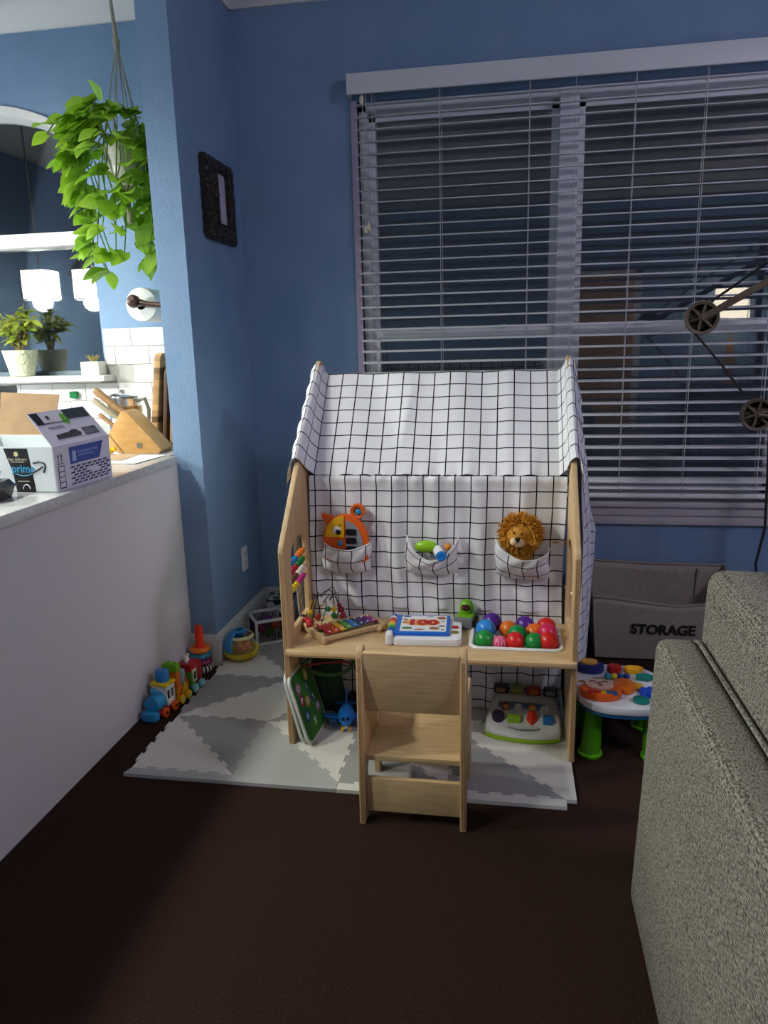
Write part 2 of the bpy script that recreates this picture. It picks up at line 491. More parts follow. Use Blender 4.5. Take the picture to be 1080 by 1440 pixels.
# counters
ct = MB().plate([(-.088, PD - .045), (-.088, -3.7), (-.78, -3.7), (-.78, -.64), (-2.65, -.64), (-2.65, -.008), (-PW - .002, -.008), (-PW - .002, PD - .045)], .034, fr=lambda u, v, ww: (u, v, .886 + ww), bev=.003)
ct.build('countertop', COUNTER, label='grey quartz countertop capping the white half wall and running to the sink', cat='countertop')
CABM = M('cabinet_white', 'dcdad4', .5)
for i in range(4):
    x1 = -.80 - i * .46
    cb = thing('base_cabinet', 'white kitchen base cabinet under the sink counter, ' + ('nearest the half wall', 'second from the half wall', 'third from the half wall', 'at the kitchen side wall')[i], 'cabinet', (x1 - .225, -.31, 0), group='base cabinets under the sink counter')
    MB().box(x1 - .45, x1, -.60, -.01, .09, .884).box(x1 - .45, x1, -.54, -.01, 0, .09).build('carcass', CABM, cb)
    d = B(x1 - .44, x1 - .01, -.62, -.601, .12, .87, .003).build('door', CABM, cb)
    MB().tube([(x1 - .05, -.622, .72), (x1 - .05, -.645, .72), (x1 - .05, -.645, .84), (x1 - .05, -.622, .84)], .005).build('handle', CHROME, d)

# outlet on the left wall
ol = thing('wall_outlet', 'white electrical outlet low on the blue wall under the picture frame', 'outlet', (.0, -.26, .31))
MB().plate(rrect(-.295, -.225, .31, .425, .006), .006, fr=lambda u, v, ww: (.0005 + ww, u, v), bev=.0015).build('cover_plate', WHITEP, ol)
for z in (.345, .39):
    r = MB().plate(rrect(-.277, -.243, z - .015, z + .015, .008), .003, fr=lambda u, v, ww: (.0065 + ww, u, v)).build('receptacle', plastic('d9d9d9'), ol)
    MB().box(.0094, .0098, -.269, -.266, z - .004, z + .007).box(.0094, .0098, -.255, -.252, z - .004, z + .007).build('slot', BLACK, r)

# ornate picture frame
pf = thing('picture_frame', 'ornate dark carved picture frame with a pale mat on the blue wall', 'picture frame', (0, -.29, 1.77))
FR = M('carved_dark_wood', '17110f', .35, col2='3a2a22', scale=60, bump=.8, bscale=90)
fy0, fy1, fz0, fz1 = -.462, -.118, 1.775, 2.105
def wob(y0, y1, z0, z1, n, amp, ph):
    p = []
    for i in range(n): t = i / n; p.append((y0 + (y1 - y0) * t, z0 - amp * abs(math.sin(ph * t * PI))))
    for i in range(n): t = i / n; p.append((y1 + amp * abs(math.sin(ph * t * PI)), z0 + (z1 - z0) * t))
    for i in range(n): t = i / n; p.append((y1 - (y1 - y0) * t, z1 + amp * abs(math.sin(ph * t * PI))))
    for i in range(n): t = i / n; p.append((y0 - amp * abs(math.sin(ph * t * PI)), z1 - (z1 - z0) * t))
    return p
iy0, iy1, iz0, iz1 = -.315, -.200, 1.855, 2.055
MB().plate(wob(fy0 + .01, fy1 - .01, fz0 + .01, fz1 - .01, 24, .010, 7), .018, (wob(iy0, iy1, iz0, iz1, 12, .003, 4),), fr=lambda u, v, ww: (.001 + ww, u, v)).build('moulding', FR, pf)
m = MB()
for k in range(150):
    t = random.random()
    side = random.choice('tblr'); dpt = random.uniform(.02, .095)
    y = random.uniform(fy0 + .02, fy1 - .02); z = random.uniform(fz0 + .02, fz1 - .02)
    if iy0 - .012 < y < iy1 + .012 and iz0 - .012 < z < iz1 + .012: continue
    m.sph((.019, y, z), random.uniform(.008, .016), 8, 6, (.8, random.uniform(.6, 1.3), random.uniform(.6, 1.3)))
m.build('carved_scrolls', FR, pf, kind='stuff')
MB().tube([(.021, iy0 - .008, iz0 - .008), (.021, iy1 + .008, iz0 - .008), (.021, iy1 + .008, iz1 + .008), (.021, iy0 - .008, iz1 + .008)], .006, 6, True).build('bead_edge', FR, pf)
B(.0015, .005, iy0 - .006, iy1 + .006, iz0 - .006, iz1 + .006).build('mat_board', M('mat_board', 'bdb2c8', .7), pf)

# ------------------------------------------------------------------ foam play mat
mat_t = thing('play_mat', 'white and grey interlocking foam play mat of triangular tiles on brown carpet', 'play mat', (.72, -.9, 0))
gx = [.03, .375, .72, 1.065, 1.41]; gy = [-1.468, -1.12, -.77, -.42, -.07]
FW = M('foam_white', 'd6d3cb', .8, bump=.05, bscale=300); FD = M('foam_grey', '9b9a98', .8, bump=.05, bscale=300); FLG = M('foam_light_grey', 'adadaa', .8, bump=.05, bscale=300)
def toothed(a, b):
    key = (a, b) if a < b else (b, a)
    p, q = Vector(key[0]), Vector(key[1]); L = (q - p).length; d = (q - p) / L; n = Vector((-d.y, d.x))
    T = 4 if L < .4 else 6
    h = .011; pts = [p]
    u0 = .09; st = (1 - 2 * u0) / T
    for i in range(T):
        c0 = u0 + st * (i + .5); w2 = st * .27
        s = 1 if i % 1 == 0 else -1
        pts += [p + d * L * (c0 - w2 * .8), p + d * L * (c0 - w2 * 1.15) + n * h * s, p + d * L * (c0 + w2 * 1.15) + n * h * s, p + d * L * (c0 + w2 * .8)]
    pts.append(q)
    pts = [tuple(v) for v in pts]
    return pts if a < b else pts[::-1]
def foam(poly_edges, mat, t=.012):
    pl = []
    for e in poly_edges: pl += e[:-1]
    cx = sum(p[0] for p in pl) / len(pl); cy = sum(p[1] for p in pl) / len(pl)
    pl = [(cx + (x - cx) * .9965, cy + (y - cy) * .9965) for x, y in pl]
    MB().plate(pl, t, fr=lambda u, v, ww: (u, v, .0005 + ww)).build('foam_tile', mat, mat_t, smooth=False)
def tri(a, b, c_, mat): foam([toothed(a, b), toothed(b, c_), toothed(c_, a)], mat)
lay = {(0, 0): ('\\', FW, FD), (1, 0): ('\\', FLG, FW), (2, 0): ('\\', FD, FW), (3, 0): ('\\', FD, FW),
       (0, 1): ('/', FD, FW), (1, 1): ('/', FW, FD), (2, 1): ('/', FD, FW), (3, 1): ('/', FW, FD),
       (0, 2): ('\\', FW, FD), (1, 2): ('\\', FLG, FW), (2, 2): ('\\', FD, FW), (3, 2): ('\\', FD, FW),
       (0, 3): ('/', FLG, FD), (1, 3): ('/', FW, FD)}
for (i, j), (dg, m1, m2) in lay.items():
    ll = (gx[i], gy[j]); lr = (gx[i + 1], gy[j]); ul = (gx[i], gy[j + 1]); ur = (gx[i + 1], gy[j + 1])
    if dg == '\\': tri(ll, lr, ul, m1); tri(lr, ur, ul, m2)
    else: tri(ll, ur, ul, m1); tri(ll, lr, ur, m2)
for i in range(4):
    a, b = (gx[i], gy[0]), (gx[i + 1], gy[0])
    x0 = gx[i] - (.012 if i == 0 else 0); x1 = gx[i + 1]
    foam([toothed(b, a), [a, (x0, gy[0] - .035), (x1, gy[0] - .035), b]], (FD, FLG, FW, FW)[i] if i != 0 else FLG)
for j in range(3):
    a, b = (gx[4], gy[j]), (gx[4], gy[j + 1])
    foam([toothed(a, b), [b, (gx[4] + .03, gy[j + 1]), (gx[4] + .03, gy[j]), a]], FW)

# ------------------------------------------------------------------ house-shaped desk
DZ = .0125
dk = thing('house_play_desk', 'birch plywood play desk with house-shaped side panels standing on the foam mat', 'desk', (.97, -.9, DZ))
prof = [(-1.265, DZ), (-1.265, .70), (-1.255, .715), (-1.03, .945), (-.69, 1.268), (-.668, 1.28), (-.652, 1.28), (-.63, 1.268), (-.29, .945), (-.28, .93), (-.28, DZ), (-.34, DZ), (-.36, .30), (-.42, .325), (-.92, .325), (-.98, .30), (-1.06, DZ)]
hole_a = [(-1.182, .40), (-.985, .40), (-.985, .64)] + circ(-1.0835, .64, .0985, 10, .062, 0, PI)[1:-1] + [(-1.182, .64)]
hole_b = [(-.93, .40), (-.36, .40), (-.36, .86), (-.66, 1.14), (-.93, .88)]
for nm, x0 in (('left', .50), ('right', 1.43)):
    sp = MB().plate(prof, .018, (hole_a, hole_b), fr=lambda u, v, ww: (x0 + ww, u, v), bev=.0035).build('side_panel', WOODX, dk)
    # exposed laminated edge on the front of the leg and upright
    MB().box(x0 + .004, x0 + .0075, -1.2662, -1.2648, .02, .69).box(x0 + .0115, x0 + .0135, -1.2662, -1.2648, .02, .69).build('ply_edge', PLYEDGE, sp, smooth=False)
# table top with the tray cut-out
top = MB().plate([(.505, -.945), (.505, -1.255), (.51, -1.275), (.53, -1.285), (1.425, -1.285), (1.445, -1.278), (1.447, -1.262), (1.447, -.945)], .018, (rrect(1.120, 1.400, -1.185, -.985, .02),), fr=lambda u, v, ww: (u, v, .342 + ww), bev=.004)
tt = top.build('table_top', WOOD, dk)
MB().box(.53, 1.425, -1.2862, -1.2848, .3475, .3505).build('ply_edge', PLYEDGE, tt, smooth=False)
for y, z in ((-.923, .870), (-.925, .655), (-.66, 1.208), (-.30, .875), (-.31, .2)):
    MB().cyl((.518, y, z), (1.43, y, z), .0125, seg=16).build('dowel', WOODX, dk)
for y, z in ((-1.20, .56), (-1.215, .47), (-.955, .50)):
    MB().sph((1.4295, y, z), .007, 10, 8, (.5, 1, 1)).build('peg_cap', M('pale_wood', 'e2c9a2', .5), dk)
# abacus rods
beads = [('1f78b4', 'e8731c'), ('b3202c', '1d7a3a'), ('6b4630', 'e6e0d2'), ('e9c51d', 'c2258d')]
for k, (c1, c2) in enumerate(beads):
    z = .628 - k * .031
    rod = MB().cyl((.509, -1.184, z - .004), (.509, -.983, z + .004), .0028, seg=8).build('abacus_rod', PLYEDGE, dk)
    for s0, s1, col in ((-1.176, -1.098, c1), (-1.09, -1.012, c2)):
        for q in range(3):
            a = s0 + (s1 - s0) * q / 3 + .002; b = s0 + (s1 - s0) * (q + 1) / 3
            mz = z + (a + 1.08) * .04
            MB().lathe([(.004, 0), (.0095, .003), (.0115, (b - a) / 2), (.0095, (b - a) - .003), (.004, b - a)], (.509, a, mz), 12, Matrix.Rotation(-PI / 2, 4, 'X')).build('bead', plastic(col), rod)

# ------------------------------------------------------------------ chair
ch = thing('toddler_chair', 'small birch plywood toddler chair pushed up to the play desk', 'chair', (.97, -1.5, 0))
cp = [(-1.642, 0), (-1.622, .505), (-1.612, .525), (-1.595, .532), (-1.578, .525), (-1.570, .505), (-1.555, .40), (-1.535, .365), (-1.50, .352), (-1.385, .348), (-1.367, .335), (-1.362, .31), (-1.355, DZ), (-1.395, DZ), (-1.41, .15), (-1.43, .165), (-1.56, .165), (-1.58, .15), (-1.598, 0)]
for x0 in (.822, 1.107):
    s = MB().plate(cp, .018, fr=lambda u, v, ww: (x0 + ww, u, v), bev=.004).build('side_panel', WOODX, ch)
    m = MB()
    for dx in (.0055, .0115):
        m.tube([(x0 + dx, -1.6425, .01), (x0 + dx, -1.6225, .50)], .0011, 5)
    m.build('ply_edge', PLYEDGE, s)
mx = Matrix.Translation((0, -1.588, .333)) @ Matrix.Rotation(math.radians(8), 4, 'X')
B(.840, 1.107, -.009, .009, 0, .186, .003, mx=mx).build('backrest', WOOD, ch)
B(.840, 1.107, -1.612, -1.345, .186, .203, .003).build('seat', WOOD, ch)
B(.840, 1.107, -1.622, -1.606, .032, .137, .003).build('stretcher', WOOD, ch)

# ------------------------------------------------------------------ tent cover
tc_ = thing('tent_cover', 'white black-gridded cloth cover draped over the house-shaped desk with three pockets', 'cloth cover', (.97, -.9, .02))
def rip(x, z, a=1.0):
    return a * (.006 * math.sin(x * 41 + z * 3) + .004 * math.sin(x * 83 + 1.3 + z * 5) + .003 * math.sin(z * 37 + x * 11))
fx0, fx1 = .524, 1.421
def front_pt(u, v):
    z = .8915 - v * (.8915 - .02); x = fx0 + (fx1 - fx0) * u
    amp = .35 + .65 * min(1, v * 4)
    gather = .008 * math.exp(-v * 22) * math.sin(x * 95) * (.5 + .5 * math.sin(x * 9))
    y = -.945 + rip(x, z, amp) + gather - .006 * math.exp(-((z - .875) / .02) ** 2) + .012 * math.exp(-v * 90)
    if .30 < z < .40: y = max(y, -.942)
    return (x + .004 * math.sin(z * 9), y, z)
MB().grid(150, 110, front_pt, lambda u, v: (u * (fx1 - fx0) + .008, -v * .864 + .03)).build('front_panel', CLOTH, tc_, recalc=False)
# roof: profile over the gables, flat between them, wrapped down outside at both ends
def roof_line(t):                     # t 0 eave front -> 1 ridge -> 2 eave rear ; returns (y,z, ny,nz)
    if t <= 1: y = -.943 + (.283) * t; z = .890 + (1.236 - .890) * t; n = (-.77, .637)
    else: y = -.66 + .37 * (t - 1); z = 1.236 - .35 * (t - 1); n = (.69, .72)
    return y, z, n
def roof_x(u):                        # arc length across -> (x, weight over the panel edge, drop outside)
    seq = [(.474, 1, .110, 0), (.480, 1, .075, .05), (.486, 1, .035, .10), (.496, 1, .002, .14), (.508, 1, -.004, .16), (.521, .95, .002, .175), (.531, .35, 0, .235), (.548, .0, 0, .27), (1.40, 0, 0, 1.08), (1.418, .35, 0, 1.115), (1.428, .95, .002, 1.175), (1.441, 1, -.004, 1.195), (1.453, 1, .002, 1.21), (1.462, 1, .035, 1.245), (1.470, 1, .085, 1.29), (1.482, 1, .120, 1.34)]
    s = u * 1.34
    for a, b in zip(seq, seq[1:]):
        if s <= b[3]:
            f = (s - a[3]) / (b[3] - a[3])
            return tuple(a[i] + (b[i] - a[i]) * f for i in range(3))
    return seq[-1][:3]
def panel_line(t):
    q = t if t <= 1 else 2 - t
    y = -1.046 + .386 * q; z = .964 + .328 * q
    z = min(z, 1.268)
    return (y if t <= 1 else -1.32 - y), z
def roof_pt(u, v):
    t = v * 2; s = u * 1.34
    y, z, n = roof_line(t)
    x, wgt, drop = roof_x(u)
    py, pz = panel_line(t)
    if .27 < s < 1.08:
        wr = .003 * math.sin(x * 31 + z * 6) + .005 * math.exp(-((x - .85 - (z - 1) * .12) / .02) ** 2) * math.sin((z - .88) * 9) + .004 * math.exp(-((x - 1.22 - (z - 1) * .05) / .03) ** 2)
        wr += .004 * math.sin(x * 88) * math.exp(-abs(t) * 12)
        wr *= min(1, (s - .27) * 12, (1.08 - s) * 12)
    else: wr = 0
    bunch = .004 * math.sin(t * 34 + s * 22) * wgt * (1 if drop > .01 else .25)
    yy = y + (py - y) * wgt + n[0] * wr; zz = z + (pz - z) * wgt + n[1] * wr - drop + bunch
    return (x + bunch * (1 if s > .6 else -1), yy + bunch * .5, zz)
MB().grid(150, 70, roof_pt, lambda u, v: (u * 1.34 - .24, v * .90 + .03)).build('roof_panel', CLOTH, tc_, recalc=False)
# side flaps hanging outside the gables
def flap(side):
    def f(u, v):
        y = -.98 + .66 * u
        yr = abs(y + .66)
        ztop = 1.20 - max(0, yr - .01) * .93
        zb = .06 + .04 * math.sin(u * 9)
        z = ztop + (zb - ztop) * v
        out = .016 + (.125 if side > 0 else .085) * u * min(1, v * 2.2) + .014 * math.sin(u * 14 + v * 4) * min(1, v * 4)
        if side > 0: x = 1.452 + out - .02 * v * v * u
        else: x = .497 - out
        return (x, y, z)
    return f
for sd in (-1, 1):
    MB().grid(40, 60, flap(sd), lambda u, v: (u * .66 + .01, -v * 1.1)).build('side_flap', CLOTH, tc_, recalc=False)
# pockets
def pocket(xa, xb, zt, zb, sag, bulge, seedv, skew=0):
    def f(u, v):
        x = xa + (xb - xa) * u
        edge = math.sin(PI * u)
        z0 = zt - sag * edge ** .8 + skew * u
        z1 = zb - .010 * edge + skew * .3 * u
        z = z0 + (z1 - z0) * v
        y = -.958 - bulge * (max(edge, 0) ** .3) * (1 - v * v * .8) + .003 * math.sin(u * 17 + v * 9 + seedv)
        return (x + .004 * math.sin(v * 5 + seedv), y, z)
    L = (xb - xa) * 1.15
    o = MB().grid(24, 16, f, lambda u, v: (u * L + seedv * .01, -v * (zt - zb) + seedv * .02 + .01)).build('pocket', CLOTH, tc_, recalc=False, solid=.002)
    e = MB().tube([f(i / 20, 0) for i in range(21)], .0025, 6).build('pocket_hem', M('hem_white', 'e2e0e4', .85), o)
    return o
pocket(.570, .748, .655, .545, .026, .048, 1)
pocket(.873, 1.057, .675, .545, .078, .050, 2)
pocket(1.188, 1.372, .668, .545, .040, .072, 3, -.03)

# ------------------------------------------------------------------ toys in the pockets
# orange fox-cat piano toy
t = thing('toy_piano', 'orange and yellow cat-faced toy piano tucked in a cloth pocket', 'toy', (.66, -.962, .575))
fr = lambda u, v, ww: (u, -.962 - ww, v)
body = [(.580, .59)] + [(.66 - .083 * math.cos(a), .66 + .095 * math.sin(a)) for a in [PI * i / 24 for i in range(25)]] + [(.741, .59), (.72, .575), (.60, .575)]
MB().plate(body, .022, fr=fr, bev=.006).build('body', plastic('e2601c'), t)
half = [(.655, .666)] + [(.66 - .074 * math.cos(a), .668 + .083 * math.sin(a)) for a in [PI * .02 + PI * .47 * i / 12 for i in range(13)]]
MB().plate([(.657, .672)] + half[1:] + [(.657, .752)], .004, fr=lambda u, v, ww: (u, -.984 - ww, v), bev=.001).build('face', plastic('eeb314'), t)
key = [(.663, .60), (.663, .733)] + [(.664 + .060 * math.sin(a), .640 + .092 * math.cos(a)) for a in [.1 + 1.3 * i / 10 for i in range(11)]] + [(.722, .60)]
MB().plate(key, .003, fr=lambda u, v, ww: (u, -.984 - ww, v)).build('key_panel', plastic('8f8d93'), t)
for z in (.692, .661, .630):
    MB().plate(rrect(.663, .701, z - .011, z + .011, .005), .004, fr=lambda u, v, ww: (u, -.987 - ww, v)).build('black_key', BLACKP, t)
e = MB().sph((.631, -.986, .697), .017, 16, 10, (1, .3, 1)).build('eye', WHITEP, t)
MB().sph((.637, -.991, .692), .010, 12, 8, (1, .3, 1)).build('pupil', BLACKP, e)
MB().sph((.641, -.986, .650), .010, 12, 8, (.8, .3, 1.2)).build('button', plastic('2f8fc4'), t)
MB().tube([(.638, -.988, .716), (.644, -.988, .718), (.648, -.988, .714)], .0018, 6).build('eyebrow', BLACKP, t)
MB().plate([(.574, .757), (.574, .745), (.592, .712), (.625, .742), (.60, .752)], .016, fr=fr, bev=.003).build('ear', plastic('e2601c'), t)
ea = MB().lathe([(.012, -.012), (.026, -.012), (.028, 0), (.024, .010), (.014, .006), (.010, -.002)], (.706, -.972, .765), 20, Matrix.Rotation(PI / 2, 4, 'X')).build('microphone_ear', plastic('e2601c'), t)
MB().sph((.709, -.978, .763), .013, 12, 8, (.9, .7, .9)).build('speaker_dot', plastic('2f8fc4'), ea)

t = thing('rattle_toy', 'lime green toy with a blue round end peeking from the middle pocket', 'toy', (.97, -.975, .60))
MB().sph((.948, -.972, .640), .04, 20, 12, (1.05, .45, .55)).build('green_body', plastic('8cc21c'), t)
MB().cyl((.985, -.972, .632), (1.0, -1.0, .618), .017, .019).build('white_neck', WHITEP, t)
k = MB().lathe([(.004, -.006), (.017, -.006), (.019, 0), (.017, .007), (.010, .009), (.008, .006), (.002, .006)], (1.003, -1.004, .616), 20, Matrix.Rotation(PI / 2, 4, 'X')).build('blue_end', plastic('1c7fd6'), t)
MB().sph((1.023, -.968, .640), .013, 10, 8).build('orange_knob', plastic('d98a2c'), t)

# plush lion
t = thing('plush_lion', 'plush lion with a golden shaggy mane sitting in the right cloth pocket', 'plush toy', (1.275, -.985, .60))
FUR = M('golden_fur', 'bd7d26', .95, col2='dca648', scale=45, spec=.1)
FUR2 = M('tan_plush', 'c98a38', .95, col2='d89c4c', scale=60, spec=.1)
lc = Vector((1.272, -.985, .698))
m = MB().sph(lc, .058, 20, 14, (1, .6, 1))
random.seed(3)
for k in range(1100):
    a = random.uniform(0, 2 * PI); rr = random.uniform(.3, 1)
    d = Vector((math.cos(a) * rr, -random.uniform(.0, .5) if rr < .75 else random.uniform(-.45, .3), math.sin(a) * rr)).normalized()
    if d.y < -.72 and rr < .62: continue
    p = lc + Vector((d.x * .056, d.y * .036, d.z * .056))
    tip = Vector((d.x + random.uniform(-.8, .8), d.y + random.uniform(-.6, .2), d.z + random.uniform(-.9, .5))).normalized()
    q = p + tip * random.uniform(.016, .030)
    m.cyl(p - tip * .008, q, .0048, .0006, 4, False)
m.build('mane', FUR, t, angle=80)
hd = MB().sph(lc + Vector((-.012, -.020, -.004)), .038, 18, 12, (1, .75, .98)).build('head', FUR2, t)
MB().sph(lc + Vector((-.020, -.050, -.018)), .017, 14, 10, (.95, .6, .8)).sph(lc + Vector((-.001, -.049, -.023)), .017, 14, 10, (.95, .6, .8)).sph(lc + Vector((-.011, -.046, -.026)), .012, 12, 8).build('muzzle', M('cream_plush', 'e2c7a0', .95, spec=.1), hd)
MB().plate([(-.011, .011), (.0, .014), (.011, .011), (.003, -.003), (-.003, -.003)], .006, fr=lambda u, v, ww: (lc.x - .010 + u, lc.y - .060 - ww, lc.z - .013 + v), bev=.0015).build('nose', BLACK, hd)
MB().tube([(lc.x - .010, lc.y - .064, lc.z - .016), (lc.x - .010, lc.y - .062, lc.z - .027)], .001, 5).build('mouth', BLACK, hd)
MB().sph(lc + Vector((-.022, -.046, .012)), .004, 8, 6).sph(lc + Vector((.004, -.046, .008)), .004, 8, 6).build('eyes', M('amber_eye', '3a1c08', .2), hd)
MB().sph((1.275, -.982, .622), .040, 16, 10, (1, .45, 1)).build('body', FUR2, t)

# ------------------------------------------------------------------ things on the table (top surface z=.36)
TZ = .3605
# xylophone with bead maze
xr = math.radians(40)
t = thing('xylophone_bead_maze', 'wooden xylophone with rainbow metal bars and a wire bead maze on its frame', 'toy', (.632, -1.212, TZ), xr)
MB().box(0, .235, 0, .014, .008, .022, .003).box(0, .235, .108, .120, .008, .024, .003).box(-.012, .002, -.008, .205, .004, .026, .003).box(.222, .236, -.008, .125, .004, .024, .003).build('frame', WOOD, t)
MB().box(0, .150, .118, .205, .006, .016, .003).build('maze_base', WOOD, t)
cols = ['c01f25', 'd94f1e', 'f0b21a', '5aa52a', '1f7fd0', '1d2a6b', '4a2178', '9c2a86']
for k, cc in enumerate(cols):
    x = .018 + k * .0258; L = .098 - k * .0045; y0 = .062 - L / 2
    b = B(x, x + .021, y0, y0 + L, .026, .0295, .001, 1).build('bar', M('bar_' + cc, cc, .3, metal=.25), t)
    MB().sph((x + .0105, y0 + .012, .031), .0042, 8, 6, (1, 1, .6)).sph((x + .0105, y0 + L - .012, .031), .0042, 8, 6, (1, 1, .6)).build('pin', WHITEP, b)
MB().cyl((.20, -.008, .004), (.215, -.006, .018), .009, seg=12).build('foot', WOOD, t)
random.seed(11)
def wire(x0, y0, x1, y1, h, wig):
    pts = []
    for i in range(25):
        s = i / 24; z = .014 + h * min(1, math.sin(PI * s) * 1.9) * (1 + .12 * math.sin(s * wig))
        pts.append((x0 + (x1 - x0) * s + .010 * math.sin(s * wig), y0 + (y1 - y0) * s + .008 * math.cos(s * wig), z))
    return pts
wires = [((.012, .135), (.140, .190), .105, 9, '20242a'), ((.02, .19), (.145, .14), .10, 14, '20242a'), ((.01, .16), (.06, .198), .075, 7, 'c9a21c'), ((.05, .13), (.135, .165), .09, 17, '1d3a2a')]
for (a, b, h, wg, cc) in wires:
    MB().tube(wire(a[0], a[1], b[0], b[1], h, wg), .0016, 6).build('wire', plastic(cc), t)
for (x, y, z, r, cc) in ((.005, .165, .034, .011, 'a3171c'), (.004, .140, .033, .011, 'b81d20'), (.02, .15, .03, .010, '8d1419'), (-.004, .118, .030, .0115, 'b01a1f'), (.004, .192, .034, .012, '23262b'), (.03, .185, .050, .010, 'd8b11c'), (.055, .175, .03, .012, '8d1419'), (.118, .170, .048, .011, 'd8c51c'), (.105, .19, .045, .010, '1f7a34'), (.115, .165, .026, .011, '1f7a34'), (.142, .160, .045, .012, 'a3171c'), (.142, .148, .026, .011, 'a3171c'), (.14, .17, .058, .009, 'c01f25')):
    MB().sph((x, y, z), r, 12, 8).build('bead', plastic(cc), t)

# learning book
t = thing('talking_book', 'white electronic talking book with blue cover and red numerals on the desk', 'toy book', (.957, -1.10, TZ), math.radians(3))
W2, D2 = .122, .098
MB().plate(rrect(-W2 + .012, W2, -D2, D2, .022), .026, bev=.007).build('base', WHITEP, t)
b = MB().plate(rrect(-W2 + .018, .082, -.072, .098, .008), .010, fr=lambda u, v, ww: (u, v, .0265 + ww), bev=.002).build('cover', plastic('1565c8'), t)
MB().plate(rrect(-W2 + .036, .070, -.056, .088, .006), .0012, fr=lambda u, v, ww: (u, v, .0365 + ww)).build('page', plastic('e3e6ea', .4), b)
MB().plate(circ(-.012, .022, .062, 28, .028), .0006, fr=lambda u, v, ww: (u, v, .0377 + ww)).build('number_halo', plastic('e9a857', .5), b)
text('number', '100', .062, plastic('b8291c', .5), Matrix.Translation((-.012, .020, .0386)), b, sx=1.15, bold=.004)
MB().plate([(-.055, .045), (.03, .045), (.03, .056), (-.055, .056)], .0004, fr=lambda u, v, ww: (u, v, .0377 + ww)).build('title_band', plastic('e9a857', .5), b) if False else None
for (x, y, rx, ry, cc) in ((-.068, .078, .014, .006, '1c3f8a'), (-.072, .045, .009, .007, 'b5552c'), (-.075, .020, .008, .008, 'c88a3a'), (-.062, -.030, .018, .009, '3f7a3a'), (-.020, -.042, .018, .006, 'b0696a'), (.030, -.030, .018, .013, '9c6a3c'), (.052, .066, .016, .012, 'a8502c'), (.058, .038, .008, .004, '6a7a8a'), (.055, -.008, .013, .005, '2a2f3a'), (.058, -.042, .006, .004, '20242a'), (.012, .078, .012, .003, '3a62b0')):
    MB().plate(circ(x, y, rx, 12, ry), .0005, fr=lambda u, v, ww: (u, v, .0378 + ww)).build('picture', plastic(cc, .5), b)
sp = MB().cyl((-W2 + .006, -.060, .030), (-W2 + .006, .092, .030), .013, seg=18).build('spine', plastic('1565c8'), t)
for k, cc in enumerate(['1f8a4a', '8cc63a', 'f0c020', 'e8701c', 'c2301f', 'dfe3ea']):
    y = -.042 + k * .019
    MB().cyl((-W2 + .006, y, .030), (-W2 + .006, y + .017, .030), .0142, seg=18).build('spine_band', plastic(cc), sp)
B(-W2 - .008, -W2 + .016, -.098, -.056, 0, .042, .010, 3).build('spine_foot', WHITEP, t)
for x, y, cc in ((.100, .010, 'a51f24'), (.100, -.035, '7a6a2a')):
    MB().lathe([(.001, .0265), (.012, .0265), (.012, .029), (.004, .030)], (x, y, 0), 14).build('button', plastic(cc), t)

# green toy vehicle
t = thing('toy_vehicle', 'small lime green toy vehicle with a grey front shovel behind the talking book', 'toy car', (1.088, -.985, TZ), math.radians(-8))
B(-.030, .030, -.035, .035, .012, .045, .010, 3).build('body', plastic('6aa81e'), t)
cabn = MB().sph((0, .008, .058), .030, 18, 12, (.85, .85, 1.15)).build('cab', plastic('6fb020'), t)
MB().sph((0, -.010, .066), .016, 14, 10, (1.05, .7, .8)).build('face', plastic('3a0d10', .15), cabn)
MB().sph((-.007, -.021, .068), .003, 8, 6).sph((.007, -.021, .068), .003, 8, 6).build('eyes', plastic('b5322c'), cabn)
B(-.034, .030, -.052, -.034, .004, .040, .004).build('shovel', plastic('76787c'), t)
for x in (-.032, .032):
    for y in (-.02, .022):
        MB().cyl((x - .006, y, .014), (x + .006, y, .014), .0138, seg=16).build('wheel', BLACKP, t)

# ball tray and balls
t = thing('ball_tray', 'white plastic tray sunk into the desk top and filled with coloured balls', 'tray', (1.26, -1.085, .30))
prt = [(1.108, 1.412, -1.197, -.973, .3665, .03), (1.108, 1.412, -1.197, -.973, .3615, .03), (1.116, 1.404, -1.189, -.981, .3612, .026), (1.122, 1.398, -1.183, -.987, .30, .02)]
m = MB(); rws = []
for (a, b, c0, d0, z, r) in [(1.130, 1.390, -1.175, -.995, .303, .016), (1.122, 1.398, -1.183, -.987, .362, .02), (1.118, 1.402, -1.187, -.983, .3665, .024), (1.110, 1.410, -1.195, -.975, .3665, .03), (1.107, 1.413, -1.198, -.972, .3615, .032), (1.119, 1.401, -1.1845, -.9855, .3612, .022), (1.124, 1.396, -1.180, -.99, .300, .018)]:
    rws.append([m.bm.verts.new((x, y, z)) for x, y in rrect(a, b, c0, d0, r)])
for a, b in zip(rws, rws[1:]):
    for i in range(len(a)): m.bm.faces.new((a[i], a[(i + 1) % len(a)], b[(i + 1) % len(a)], b[i]))
m.bm.faces.new(rws[0]); m.bm.faces.new(rws[-1])
m.build('tray_body', WHITEP, t)
